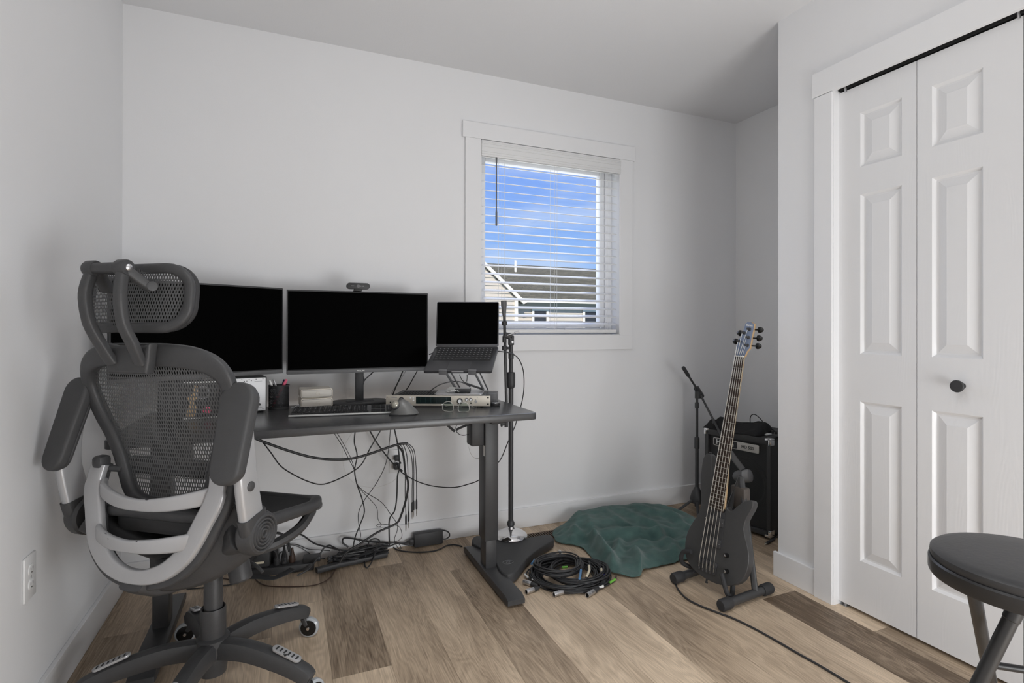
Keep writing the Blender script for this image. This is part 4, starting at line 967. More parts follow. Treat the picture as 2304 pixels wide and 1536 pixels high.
# ------------------------------------------------------------------ round base microphone stand behind the desk
MP = Vector((1.700,-.150,0))
pb0 = .050
mst = thing('microphone_stand', 'tall black boom microphone stand with round chrome base behind the desk', 'microphone stand', (MP.x-.01,MP.y-.03,pb0))
MPb = Vector((1.668,-.212,pb0+.0))
def PX(px, py): return at(px, py, 'y', MPb.y)
bm = new_bm(); lathe(bm, [(.0,.0),(.082,.0),(.0835,.003),(.080,.010),(.062,.022),(.036,.031),(.021,.038),(.016,.048),(.0,.048)], Matrix.Translation(MPb), 48); obj('base', bm, 'chrome', mst, label='round chrome base')
bm = new_bm(); lathe(bm, [(.011,.045),(.019,.055),(.019,.068),(.013,.078)], Matrix.Translation(MPb), 20); obj('base_collar', bm, 'black_steel', mst)
zc = PX(1150,855).z; zt = PX(1155,752).z
bm = new_bm(); cyl(bm, MPb+Vector((0,0,.06)), (MPb.x,MPb.y,zc), .0125, n=20); obj('lower_tube', bm, 'black_steel', mst)
bm = new_bm(); M = Matrix.Translation((MPb.x,MPb.y,zc-.035)); lathe(bm, [(.013,-.006),(.0185,0),(.021,.015),(.0215,.065),(.018,.075),(.011,.076)], M, 24); obj('clutch', bm, 'black_plastic', mst)
bm = new_bm(); cyl(bm, (MPb.x,MPb.y,zc), (MPb.x,MPb.y,zt-.02), .0098, n=16); lathe(bm, [(.010,0),(.0135,.004),(.0135,.03),(.010,.034)], Matrix.Translation((MPb.x,MPb.y,PX(1150,808).z)), 16); obj('upper_tube', bm, 'black_steel', mst)
bm = new_bm(); jt = Vector((MPb.x,MPb.y,zt)); bt = PX(1134,738)
box(bm, (jt.x,jt.y,jt.z-.03), (.026,.026,.05), bev=.005); sweep(bm, [jt+Vector((.0,0,-.012)), Vector((bt.x,bt.y-.0,jt.z-.002))], rrect(.030,.026,.008,3), up=(0,1,0)); obj('boom_clamp', bm, 'black_plastic', mst)
bm = new_bm(); cyl(bm, jt+Vector((-.03,-.018,-.006)), jt+Vector((.028,-.02,.012)), .003, n=8); cyl(bm, jt+Vector((.012,-.02,.007)), jt+Vector((.034,-.02,.014)), .006, n=10); cyl(bm, jt+Vector((0,-.014,-.038)), jt+Vector((0,-.02,-.038)), .006, n=12); obj('wing_screw', bm, 'brushed', mst)
b0, b1 = PX(1133.5,676), PX(1140,930)
bm = new_bm(); cyl(bm, PX(1134.5,700), b1, .0075, n=14); obj('boom_tube', bm, 'black_steel', mst)
bm = new_bm(); d = (b1-b0).normalized(); M = look(b0, d); lathe(bm, [(0,0),(.0145,0),(.0145,.02),(.009,.070),(.009,.075)], M, 20); obj('counterweight', bm, mat('grey_rubber',(.13,.13,.135),.6), mst)
bm = new_bm()
c = PX(1135,727); lathe(bm, [(.009,-.012),(.013,-.010),(.013,.010),(.009,.012)], look(c, d), 18); obj('boom_collar', bm, 'black_plastic', mst); bm = new_bm()
c = PX(1135,783); lathe(bm, [(.009,-.012),(.013,-.010),(.013,.010),(.009,.012)], look(c, d), 18); cyl(bm, c, c+Vector((.022,0,0)), .007, n=12); c = PX(1135,765); cyl(bm, c+Vector((0,0,.02)), c-Vector((0,0,.012)), .0105, n=14)
obj('boom_collar', bm, 'black_plastic', mst)
bm = new_bm(); c = PX(1139,955); cyl(bm, c+Vector((0,0,.04)), c-Vector((0,0,.012)), .009, n=14); cyl(bm, c, c-Vector((.022,0,0)), .004, n=8); cyl(bm, c-Vector((.022,0,0)), c-Vector((.028,0,0)), .009, n=10); obj('clip_screw', bm, 'black_plastic', mst)

# three-lobed rubber base plate below it
tri = [at(*q,'z',.05) for q in ((1062,1212),(1072,1204),(1100,1206),(1160,1212),(1185,1209),(1230,1201),(1243,1207),(1245,1214),(1215,1231),(1185,1255),(1164,1282),(1150,1290),(1136,1290),(1122,1278),(1108,1250),(1085,1232),(1064,1222))]
ctr = sum(tri, Vector())/len(tri)
bm = new_bm(); prism(bm, [(v.x,v.y) for v in smooth_pts(tri,2,True)], Matrix.Translation((0,0,.008)), .041, .006, 3)
tb = thing('rubber_base', 'black three-lobed rubber base plate under the chrome microphone stand base', 'stand base', (ctr.x,ctr.y,0))
obj('plate', bm, mat('base_rubber',(.05,.05,.052),.6,var=.08), tb)
for q in ((1145,1284),(1232,1210),(1076,1212)):
    v = at(*q,'z',.0); v = v.lerp(ctr, .12); bm = new_bm(); cyl(bm, (v.x,v.y,0), (v.x,v.y,.009), .014, n=12); obj('rubber_foot', bm, 'soft_black', tb)
v = at(1143,1264,'z',.05); bm = new_bm(); sweep(bm, [Vector((v.x+.024*cos(a),v.y+.018*sin(a),.0494)) for a in [2*pi*i/24 for i in range(24)]], circ(.0012,5), closed=True); sweep(bm, smooth_pts([Vector((v.x-.012,v.y-.008,.0494)),Vector((v.x-.002,v.y+.006,.0494)),Vector((v.x+.004,v.y-.006,.0494)),Vector((v.x+.013,v.y+.008,.0494))],4), circ(.0012,5)); obj('logo', bm, 'graphite', tb)

# ------------------------------------------------------------------ green towel in a heap
random.seed(11)
from mathutils import noise as mnoise
TO = [at(*q,'z',0) for q in ((1243,1212),(1252,1224),(1300,1233),(1322,1250),(1345,1276),(1385,1298),(1438,1303),(1450,1288),(1500,1276),(1548,1264),(1590,1258))]
TO = [Vector((v.x,v.y,0)) for v in TO] + [Vector(p) for p in ((2.62,-.66,0),(2.74,-.50,0),(2.76,-.30,0),(2.66,-.13,0),(2.45,-.065,0),(2.25,-.055,0),(2.07,-.062,0),(1.965,-.11,0),(1.915,-.17,0))]
TP = smooth_pts(TO, 4, True); TCn = Vector((2.33,-.36,0)); NT = len(TP)
ridges = []
for a_, b_, w_, h_ in (((1320,1175),(1400,1285),.030,.030),((1290,1190),(1335,1205),.022,.026),((1335,1205),(1365,1240),.022,.028),((1360,1200),(1480,1195),.035,.030),((1400,1160),(1500,1190),.028,.022),((1480,1195),(1530,1240),.028,.026),((1395,1215),(1372,1262),.020,.022),((1340,1150),(1410,1185),.026,.020),((1430,1150),(1560,1175),.03,.02),((1430,1235),(1460,1280),.022,.028),((1500,1160),(1575,1200),.026,.02),((1300,1165),(1285,1215),.022,.022),((1440,1215),(1560,1215),.03,.014)):
    ridges.append((at(*a_,'z',.05), at(*b_,'z',.05), w_, h_))
def seg_d(p, a, b):
    ab = Vector((b.x-a.x,b.y-a.y)); ap = Vector((p.x-a.x,p.y-a.y)); t = max(0,min(1,ap.dot(ab)/ab.length_squared)); return (ap-ab*t).length
def towel_z(p, u):
    edge = min(1,(1-u)/.20); e = edge*edge*(3-2*edge)
    back = max(0,min(1,(p.y+.50)/.36))
    lft = max(0,min(1,(p.x-1.90)/.22))
    z = .012 + e*(.016+.046*back*lft+.016*lft)
    for a, b, w, h in ridges:
        d = seg_d(p, a, b); z += .80*h*(math.exp(-(d/w)**2)-.38*math.exp(-((d-1.7*w)/w)**2))*(.3+.7*e)*(1-.6*back)
    z += e*(.008*mnoise.noise(Vector((p.x*7,p.y*9,1.3))) + .006*mnoise.noise(Vector((p.x*18,p.y*15,4.2))))
    z += .006*mnoise.noise(Vector((p.x*30,p.y*30,2)))
    return max(z, .0045)
bm = new_bm(); NU = 46; rg = []
for i in range(NU+1):
    u = (i/NU)**.75; row = []
    for k in range(NT*2):
        kk = k/2; q = TP[int(kk)%NT].lerp(TP[(int(kk)+1)%NT], kk-int(kk)); p = TCn.lerp(q, u)
        z = towel_z(p, u)
        if i == NU: z = .002
        row.append(bm.verts.new((p.x,p.y,z)))
        if i == 0: break
    rg.append(row)
for i in range(NU):
    A, B = rg[i], rg[i+1]; n = len(B)
    for k in range(n):
        if len(A)==1: bm.faces.new((A[0],B[k],B[(k+1)%n]))
        else: bm.faces.new((A[k],B[k],B[(k+1)%n],A[(k+1)%n]))
bm.faces.new([v for v in rg[-1]][::-1])
tw = obj('towel', bm, 'terry_green', angle=60); tag(tw, 'crumpled dark green towel heaped on the floor by the back wall', 'towel')
ss = tw.modifiers.new('sub','SUBSURF'); ss.levels = 1; ss.render_levels = 1

# ------------------------------------------------------------------ cables
def cable(label, pts, r, m='cable_black', name='cable', cat='cable', group=None, sm=5, n=7, kids=None, fl=None):
    """pts: (px, py, y) on the plane y, or (px, py, 'z', v) on the plane z = v"""
    P = []
    for p in pts:
        if isinstance(p, Vector): P.append(p)
        elif len(p) == 4: P.append(at(p[0],p[1],p[2],p[3]))
        else: P.append(at(p[0],p[1],'y',p[2]))
    for p in P:
        if p.z < r+.0005: p.z = r+.0005
        if p.y > -r-.001: p.y = -r-.001
    bm = new_bm(); tube(bm, P, r, n, sm)
    if kids:
        t = thing(name, label, cat, P[0], group=group); obj('cord', bm, m, t)
        for kn, kb_, km in kids(P): obj(kn, kb_, km, t)
        return t
    return tag(obj(name, bm, m), label, cat, group)
C6 = lambda x, y: (480+x/3.657, 940+y/3.657)
def L6(pts, y, z0=None): return [(C6(a,b)[0], C6(a,b)[1], y) for a, b in pts]
# thick loom sagging under the desk with five jack leads
loom = cable('thick black cable loom sagging left to right under the desktop', L6([(300,140),(350,170),(450,210),(620,270),(820,325),(1000,342),(1150,332),(1300,290),(1430,245),(1530,215),(1600,210)], -.36), .0052, name='cable_loom')
def jack(P):
    out = []; e = P[-1]; d = Vector((0,0,-1))
    bm = new_bm(); lathe(bm, [(.0022,0),(.0036,.006),(.0042,.012),(.0042,.040),(.0034,.044)], look(e+Vector((0,0,.002)), d), 12); out.append(('jack_barrel', bm, 'soft_black'))
    bm = new_bm(); lathe(bm, [(.0032,.043),(.0032,.047),(.0022,.049),(.0022,.066),(.0014,.069),(.0020,.071),(.0008,.075)], look(e+Vector((0,0,.002)), d), 10); out.append(('jack_tip', bm, 'brushed'))
    return out
jx = [((1530,215),(1560,260),(1578,420),(1578,640),(1585,795),-.358),((1560,212),(1590,300),(1600,430),(1600,620),(1606,770),-.352),((1580,210),(1625,290),(1640,430),(1636,580),(1636,695),-.346),((1590,210),(1640,280),(1650,430),(1648,560),(1648,680),-.340),((1600,210),(1650,260),(1668,400),(1672,560),(1672,672),-.334)]
nm = ['leftmost','second','middle','fourth','rightmost']
for k, j in enumerate(jx):
    cable(f'thin black jack lead hanging under the desk, {nm[k]} of the five from the left', [(C6(*p)[0],C6(*p)[1],j[5]) for p in j[:5]], .0018, name='jack_lead', cat='audio cable', group='jack leads hanging from the loom', kids=jack)
cable('thin black cable looping low from the loom to the desktop middle', L6([(390,175),(400,190),(470,280),(550,390),(650,460),(780,522),(890,546),(1000,515),(1130,450),(1220,380),(1290,250),(1375,105),(1400,60)], -.33), .0026)
cable('thin double cable running down from desktop to the small loop at the baseboard', L6([(980,100),(1010,150),(1060,230),(1110,330),(1160,430),(1182,540),(1250,610),(1380,690),(1450,780),(1510,870),(1512,930),(1490,1000),(1520,1070),(1545,1075),(1530,1040),(1490,1020)], -.20), .0015)
cable('thin black cable falling beside the thin double cable under the desk', L6([(1010,110),(1075,220),(1135,340),(1162,430),(1190,560),(1290,670),(1345,740),(1355,830),(1382,880),(1360,897),(1344,885),(1365,874),(1440,878),(1520,888),(1550,940),(1545,990),(1490,1020),(1420,1022)], -.19), .0013)
cable('black cable hanging straight down to the cable pile, crossing itself twice', L6([(1168,100),(1160,200),(1183,310),(1162,430),(1180,540),(1222,660),(1243,770),(1210,870),(1170,970),(1150,1060)], -.16), .0028)
cable('thin cable sweeping down left from under the desktop to the pile', L6([(1457,90),(1440,270),(1410,400),(1340,540),(1240,680),(1195,780),(1198,880),(1212,960),(1200,1020)], -.15), .0017)
cable('black power cable running straight down from desktop past the outlet', L6([(1490,90),(1520,240),(1533,400),(1515,480),(1510,640),(1492,760),(1450,830),(1446,940),(1450,1050)], -.12), .0034)
cable('thick black cable curving from the loom end down to the pile', L6([(1510,220),(1560,290),(1580,450),(1602,530),(1592,640),(1545,800),(1500,870),(1350,940),(1200,1040),(1100,1100),(1040,1190)], -.26), .0048)
cable('very thin pale wire drooping in a wide loop under the desk', L6([(1150,110),(1075,235),(1063,330),(1085,440),(1140,520),(1220,560),(1340,570),(1440,540),(1500,500),(1535,420)], -.10), .0009, 'tape_white')
cable('thin pale wire loop hanging beside the right desk leg', [(1054,1003,-.35),(1057,1015,-.35),(1064,1027,-.35),(1072,1031,-.35),(1080,1030,-.36)], .0009, 'tape_white')
# laptop power cable from the outlet, behind the leg, up to the laptop
cable('long black power cable from the outlet past the right desk leg up to the laptop', [at(893,1040,'y',-.03), at(900,1058,'y',-.06), at(915,1070,'y',-.08), at(945,1085,'y',-.10), at(980,1094,'y',-.12), at(1022,1096,'y',-.13), at(1053,1089,'y',-.15), at(1080,1078,'y',-.18), at(1116,1045,'y',-.20), at(1129,1028,'y',-.20), at(1143,994,'y',-.17), at(1158,960,'y',-.10), at(1164,940,'y',-.09), at(1174,905,'y',-.10), at(1179,870,'y',-.14), at(1177,832,'y',-.20), at(1166,806,'y',-.26), at(1150,795,'y',-.32), at(1130,791,'y',-.37), at(1121,790,'y',-.385)], .0026)
cable('black power cable running diagonally down from the desktop to the outlet', L6([(1270,70),(1290,110),(1350,210),(1440,330),(1500,395)], -.06), .0034)
# plugs
bm = new_bm(); c = at(893,1029,'y',-.02); box(bm, (1.136,-.022,.4465), (.026,.030,.024), bev=.005); cyl(bm, (1.142,-.03,.44), (1.150,-.05,.425), .004, n=8); tag(obj('power_plug', bm, 'black_plastic'), 'black plug in the upper socket of the outlet under the desk', 'plug')
bm = new_bm(); box(bm, (1.134,-.024,.4060), (.030,.034,.030), bev=.008); cyl(bm, (1.14,-.035,.40), (1.158,-.05,.385), .005, n=8); tag(obj('power_plug', bm, 'black_plastic'), 'black plug in the lower socket of the outlet under the desk', 'plug')
# laptop left ports, charger lead, cables behind desk items
cable('black cable running down behind the desk from under the monitor, nearest to its stand', [(908,830,-.14),(900,850,-.13),(890,872,-.12),(884,888,-.11),(880,905,-.10),(878,930,-.08)], .0030)
cable('thin pale wire beside the black cable behind the interface', [(914,832,-.13),(902,852,-.12),(888,872,-.11),(879,890,-.10),(876,910,-.09)], .0012, 'cable_grey')
cable('black cable running down behind the interface from the right corner of the monitor', [(940,832,-.14),(930,850,-.13),(920,868,-.12),(911,882,-.11),(904,900,-.10)], .0025)
cable('short black cable curling behind the monitor stand post', [(842,834,-.16),(834,842,-.15),(822,853,-.15),(817,862,-.15),(815,870,-.16)], .0028)
cable('short black cable beside the monitor stand post', [(812,838,-.165),(817,846,-.165),(819,855,-.165),(817,866,-.165)], .0028)
cable('black cable arching over the interface lid to the charger', [at(964,883,'z',.808), at(975,874,'y',-.37), at(990,865,'y',-.37), at(1012,859,'y',-.37), at(1030,858,'y',-.37), at(1045,862,'y',-.37), at(1058,870,'y',-.37)], .0024)
cable('black cable dropping from under the laptop between the stand arms', [(1034,842,-.36),(1037,850,-.36),(1041,856,-.36),(1048,862,-.36)], .0018)
cable('second short black cable under the laptop, right of the other', [(1051,842,-.36),(1051,850,-.36),(1050,858,-.36)], .0018)
cable('short black lead plugged into the left side of the laptop', [at(966,797,'y',-.25), at(972,795,'y',-.27), at(979,792,'y',-.285)], .0026)
cable('short pale plug lead beside the keyboard left end', [at(655,917,'z',.758), at(663,916,'z',.758), at(668,913,'z',.760), at(676,914,'z',.758)], .0030, 'cable_grey')
# leads by the motor under the right end
cable('black braided lead under the desktop left of the motor housing', [(1003,950,-.46),(1009,958,-.46),(1018,966,-.46),(1023,970,-.46)], .0055, 'soft_black')
cable('black wire loop hanging left of the desk motor housing', [(1032,950,-.45),(1026,960,-.45),(1027,970,-.45),(1034,977,-.45),(1044,979,-.45),(1056,976,-.44)], .0016)
cable('thick black lead slanting into the desk motor housing', [(1026,967,-.47),(1036,962,-.47),(1048,957,-.46),(1058,952,-.45)], .0050, 'soft_black')
# floor pile
def B6(a, b, y=-.09): q = C6(a,b); return at(q[0], q[1], 'y', y)
random.seed(5)
for k, lab in enumerate(('upper bundled black cable of the floor pile by the baseboard','middle bundled black cable of the floor pile by the baseboard','lowest bundled black cable of the floor pile by the baseboard')):
    bm = new_bm(); a = B6(945,1165,-.11); b = B6(1440,1075,-.075); ax = (b-a); ax.z = 0; L = ax.length; ax.normalize(); sd = Vector((-ax.y, ax.x, 0)); zz = .012+.014*(2-k)
    P = []
    for j in range(8*22):
        t = 2*pi*j/22; jit = .007*sin(j*.37+k*2)
        P.append(Vector((a.x,a.y,0)) + ax*(L/2+(L/2-.022*((j//22)%4))*cos(t)) + sd*((.008+.007*((j//22)%4))*sin(t)+.006*sin(j*.13+k)) + Vector((0,0, zz+.007*sin(j*.61+k)+jit*.5)))
    tube(bm, smooth_pts(P,2), .0038, 6); tag(obj('cable_bundle', bm, 'cable_black'), lab, 'cable bundle', 'bundled cables on the floor by the baseboard')
cable('stiff black cable rising in a wide flat loop above the floor pile', [B6(1110,1060,-.06),B6(1068,1030,-.06),B6(1064,1000,-.06),B6(1085,986,-.06),B6(1150,992,-.05),B6(1250,1012,-.05),B6(1350,1022,-.05),B6(1440,1025,-.05)], .0040)
cable('small black cable loop standing up from the floor pile', [B6(1270,1060,-.07),B6(1285,1010,-.07),B6(1330,992,-.07),B6(1368,1010,-.07),B6(1360,1060,-.07)], .0032)
cable('black cable loop hanging forward from the pile onto the floorboards', [B6(1340,1030,-.10),B6(1335,1100,-.13),at(*C6(1310,1170),'z',.012),at(*C6(1275,1225),'z',.006),at(*C6(1250,1222),'z',.006),at(*C6(1245,1170),'z',.012),B6(1260,1090,-.12)], .0030)
cable('black cable crossing from the power strip over to the floor pile', [at(*C6(690,1295),'z',.006),at(*C6(780,1245),'z',.02),B6(860,1150,-.14),B6(905,1075,-.13),B6(950,1048,-.12),B6(985,1060,-.11),B6(1040,1090,-.10)], .0036)
cable('black cable arching high from the power strip down to the floor pile', L6([(582,1180),(580,1080),(600,965),(655,938),(740,968),(830,1030),(940,1062),(1080,1090),(1160,1085)], -.09), .0038)
cable('thin lead running low along the baseboard from the strip to the pile', L6([(300,1210),(330,1150),(420,1085),(560,1042),(680,1040),(780,1078),(880,1085),(960,1092)], -.05), .0020)
cable('thin black lead drooping from the strip to the pile along the baseboard', L6([(370,1110),(440,1100),(560,1060),(640,1045),(720,1068),(800,1120),(860,1148),(920,1155)], -.045), .0018)
cable('brown cable lying in a shallow arc on the floor in front of the power strip', [at(*C6(a,b),'z',.004) for a, b in ((345,1325),(375,1352),(420,1375),(500,1386),(640,1388),(760,1384),(860,1368),(940,1330),(990,1270),(1030,1200))], .0024, 'cable_brown')
cable('thick black cable arching up from behind the chair onto the black connector', L6([(300,1230),(360,1100),(420,1000),(470,955),(530,943),(585,965),(615,1015),(632,1080),(636,1130)], -.13), .0042)
cable('second thick cable arching beside the first near the chair pivot', L6([(290,1250),(340,1130),(400,1040),(470,965),(530,950),(575,972),(605,1030),(622,1100)], -.155), .0036)
cable('black cable arching over the adapter onto the middle strip plug', L6([(300,1240),(360,1130),(420,1075),(470,1070),(510,1100),(528,1150)], -.15), .0036)
cable('small black cable arch on the right strip plug', L6([(540,1150),(545,1115),(565,1100),(583,1115),(590,1150)], -.13), .0030)
cable('brown cable on the floor behind the chair column', [at(500,1300,'z',.004),at(520,1303,'z',.004),at(545,1298,'z',.004),at(563,1286,'z',.01)], .0026, 'cable_brown')
cable('dark cable on the floor left of the chair column', [at(420,1325,'z',.004),at(455,1322,'z',.004),at(490,1318,'z',.004),at(530,1312,'z',.004),at(560,1292,'z',.012)], .0026)
cable('black mains cable lying on the floor from the power brick to the desk foot', [at(*q,'z',.004) for q in ((880,1222),(893,1236),(910,1240),(940,1242),(972,1240),(992,1234),(1005,1227),(1022,1225),(1040,1229)) ], .0032)
cable('black lead from the pile into the power brick', [B6(1440,1060,-.07),B6(1500,1035,-.06),B6(1560,1030,-.055),B6(1610,1028,-.05),B6(1660,1028,-.045)], .0034)
cable('second black lead from the pile under the power brick', [B6(1400,1040,-.05),B6(1500,1025,-.045),B6(1580,1042,-.045),B6(1660,1052,-.045)], .0030)
cable('short black cable loop on the right end of the power brick', [(993,1212,-.05),(1003,1212,-.05),(1011,1206,-.05),(1010,1198,-.05),(1000,1193,-.045),(988,1193,-.04)], .0034)
# power brick leaning on the baseboard
bk = thing('power_brick', 'black laptop power brick lying on the floor against the baseboard', 'power adapter', (1.29,-.05,0))
bm = new_bm(); box(bm, (1.288,-.046,.037), (.146,.036,.066), Matrix.Identity(4), bev=.005); obj('case', bm, 'black_plastic', bk)
bm = new_bm(); box(bm, (1.205,-.046,.032), (.026,.022,.026), bev=.006); cyl(bm, (1.18,-.046,.032), (1.196,-.046,.032), .005, .009, n=10); obj('inlet_plug', bm, 'black_plastic', bk)
# power strip, wall warts, velcro
ps = thing('power_strip', 'black power strip on the floor below the desk', 'power strip', (.61,-.14,0))
a = at(556,1302,'z',0); b = at(706,1283,'z',0); ang = math.atan2(b.y-a.y, b.x-a.x); L = (b-a).length; Mz = Matrix.Translation((a.x,a.y,0)) @ rotz(ang)
bm = new_bm(); box(bm, (L/2,.028,.017), (L,.052,.033), Mz, bev=.004); obj('body', bm, 'black_plastic', ps)
bm = new_bm(); 
for k in range(6): prism(bm, [(x+.03+k*.042,y+.028) for x,y in rrect(.026,.026,.006,3)], Mz @ Matrix.Translation((0,0,.033)), .0012, .0004)
obj('sockets', bm, 'soft_black', ps)
wa = thing('plug_adapter', 'black plug-in adapter with a pale sticker standing on the power strip', 'power adapter', (a.x,a.y,0), ang)
bm = new_bm(); box(bm, (.045,.037,.075), (.085,.045,.080), Mz, bev=.006); obj('case', bm, 'black_plastic', wa)
bm = new_bm(); box(bm, (.045,.0135,.058), (.040,.0015,.009), Mz); obj('sticker', bm, 'tape_cream', wa)
bm = new_bm(); q = Mz @ Vector((.005,.06,.14)); box(bm, (.010,.062,.135), (.08,.04,.11), Mz @ Matrix.Rotation(radians(-8),4,'Y'), bev=.008); tag(obj('black_box', bm, 'black_plastic'), 'dark box standing behind the plug adapter next to the chair mechanism', 'box') if False else bm.free()
for k, (x, hh, mm, lab) in enumerate(((.115,.080,'black_plastic','black plug standing on the power strip, left of the brown one'),(.145,.095,'black_plastic','taller black plug standing on the power strip behind the left one'),(.178,.085,'cable_brown','brown plug standing on the power strip'))):
    t = thing('strip_plug', lab, 'plug', Mz @ Vector((x,.03,.035)), ang); bm = new_bm(); lathe(bm, [(.0125,.0345),(.014,.04),(.0135,.06),(.010,hh*.8),(.006,hh),(.0045,hh+.012)], Mz @ Matrix.Translation((x,.03+.006*k,0)), 16); obj('plug_body', bm, mm, t)
bm = new_bm(); box(bm, (.262,.030,.0455), (.074,.05,.022), Mz, bev=.004); sb_ = tag(obj('network_box', bm, mat('dark_box',(.03,.03,.031),.4)), 'small flat dark box lying on the right end of the power strip', 'box')
bm = new_bm(); pts = [at(556,1297,'z',.045), at(590,1298,'z',.045), at(615,1300,'z',.043), at(640,1290,'z',.050), at(658,1279,'z',.055)]; sweep(bm, smooth_pts(pts,4), rrect(.034,.004,.0015,2), up=(0,0,1)); tag(obj('velcro_strap', bm, mat('velcro',(.05,.05,.052),.9,var=.2,bump=.5)), 'wide grey black strap draped over the power strip', 'strap')
bm = new_bm(); box(bm, (.10,.090,.06), (.03,.03,.12), Mz, bev=.004); tag(obj('wall_charger', bm, 'black_plastic'), 'narrow black block standing behind the strip plugs', 'power adapter') 
bm = new_bm(); A_ = at(735,1275,'z',0); B_ = at(880,1236,'z',0); sweep(bm, [at(712,1283,'z',.016), at(760,1270,'z',.014), at(800,1262,'z',.014), at(870,1246,'z',.014)], rrect(.030,.022,.006,2), up=(0,0,1)); tag(obj('power_strip', bm, 'black_plastic'), 'black power strip half buried under the cable pile by the baseboard', 'power strip')

# ------------------------------------------------------------------ coiled microphone cables
def xlr_f(a, b):
    out = []; d = (b-a); L = d.length; M = look(a, d); k = L/.062
    bm = new_bm(); lathe(bm, [(.0075,.001),(.0095,0),(.0098,.002),(.0098,.012*k),(.0088,.0125*k),(.0088,.0145*k),(.0098,.015*k),(.0098,.034*k),(.009,.036*k)], M, 18); out.append(('shell', bm, 'brushed'))
    bm = new_bm(); lathe(bm, [(.0076,.0005),(.0,.0005)], M, 18); out.append(('contact_face', bm, 'black_gap'))
    bm = new_bm(); lathe(bm, [(.0094,.034*k),(.0094,.046*k),(.0075,.052*k),(.0055,.060*k),(.0045,.064*k)], M, 18); out.append(('boot', bm, 'soft_black'))
    return out
def coil(label, ctr, r0, r1, turns, z0, z1, r, tails, tapes, seed, col='cable_black', ecc=.92, rot=0):
    random.seed(seed); c = at(*ctr, 'z', .03); P = []; N = turns*20; off = [(random.uniform(-.010,.010), random.uniform(-.008,.008), random.uniform(r0,r1), random.uniform(z0,z1)) for _ in range(turns+2)]
    for j in range(N):
        t = 2*pi*j/20; i = j//20; f = (j%20)/20; f = f*f*(3-2*f)
        o0, o1 = off[i], off[i+1]; ox, oy, rr, zz = [o0[q]+(o1[q]-o0[q])*f for q in range(4)]
        wob = 1+.02*sin(3*t+i*1.7)
        P.append(Vector((c.x+ox+rr*wob*cos(t+rot), c.y+oy+rr*wob*ecc*sin(t+rot), max(r+.001, zz+.004*sin(2*t+i)))))
    bm = new_bm(); tube(bm, smooth_pts(P,2), r, 7)
    t = thing('microphone_cable', label, 'cable', (c.x,c.y,0), group='coiled microphone cables'); obj('cord', bm, col, t)
    for tl_ in tails:
        pts = [at(q[0],q[1],'z',q[2]) for q in tl_['path']]
        bm = new_bm(); tube(bm, pts, r, 7, 5); obj('cord_end', bm, col, t)
        if 'xlr' in tl_:
            a, b = [at(q[0],q[1],'z',.0118) for q in tl_['xlr']]
            kids = xlr_f(a, b); root = None
            for nme, kb_, km in kids:
                o = obj(nme if root else 'connector', kb_, km, root or t)
                if root is None: root = o
        if 'white' in tl_:
            w = [at(q[0],q[1],'z',.012) for q in tl_['white']]; bm = new_bm(); cyl(bm, w[0], w[1], r*1.6, n=10); obj('white_marker', bm, 'tape_white', t)
    for q0, q1, z, m in tapes:
        bm = new_bm(); cyl(bm, at(*q0,'z',z), at(*q1,'z',z), r*1.45, n=10); obj('tape_marker', bm, m, t)
    return t
coil('large coiled black cable at the bottom of the pile, green tape at right', (1287,1283), .125, .172, 14, .005, .022, .0036,
  [dict(path=[(1386,1296,.006),(1383,1305,.006),(1370,1313,.006),(1357,1320,.008),(1350,1323,.011)], xlr=[(1321,1339),(1347,1323)], white=[(1347,1322),(1357,1318)])], [((1371,1311),(1384,1303),.008,'tape_green')], 1)
coil('coiled black cable in the middle of the pile with cream tape', (1300,1282), .092, .146, 13, .012, .036, .0034,
  [dict(path=[(1325,1262,.05),(1329,1278,.05),(1322,1295,.045),(1300,1315,.02),(1287,1322,.014)], xlr=[(1246,1337),(1281,1326)], white=[(1282,1324),(1292,1317)])], [((1325,1272),(1326,1282),.052,'tape_cream'),((1326,1282),(1321,1295),.052,'tape_cream')], 2)
coil('small coiled black cable on top of the pile with blue tape', (1255,1277), .078, .118, 12, .034, .056, .0034,
  [dict(path=[(1305,1258,.055),(1308,1275,.055),(1305,1300,.045),(1280,1318,.015),(1240,1322,.011),(1218,1320,.011)], xlr=[(1184,1331),(1213,1321)], white=[(1217,1317),(1232,1320)])], [((1307,1282),(1304,1301),.054,'tape_blue'),((1265,1276),(1277,1275),.036,'tape_green'),((1196,1268),(1203,1259),.030,'tape_blue')], 3)
coil('thin coiled black cable under the left of the pile with two silver plugs', (1268,1284), .100, .165, 10, .006, .030, .0032,
  [dict(path=[(1190,1280,.02),(1184,1292,.014),(1192,1304,.012),(1206,1310,.012)], xlr=[(1178,1308),(1209,1317)]), dict(path=[(1260,1250,.05),(1258,1246,.055),(1262,1242,.055)], white=[(1258,1238),(1264,1243)])], [((1181,1292),(1188,1299),.014,'tape_white'),((1198,1303),(1208,1310),.018,'tape_white')], 4)
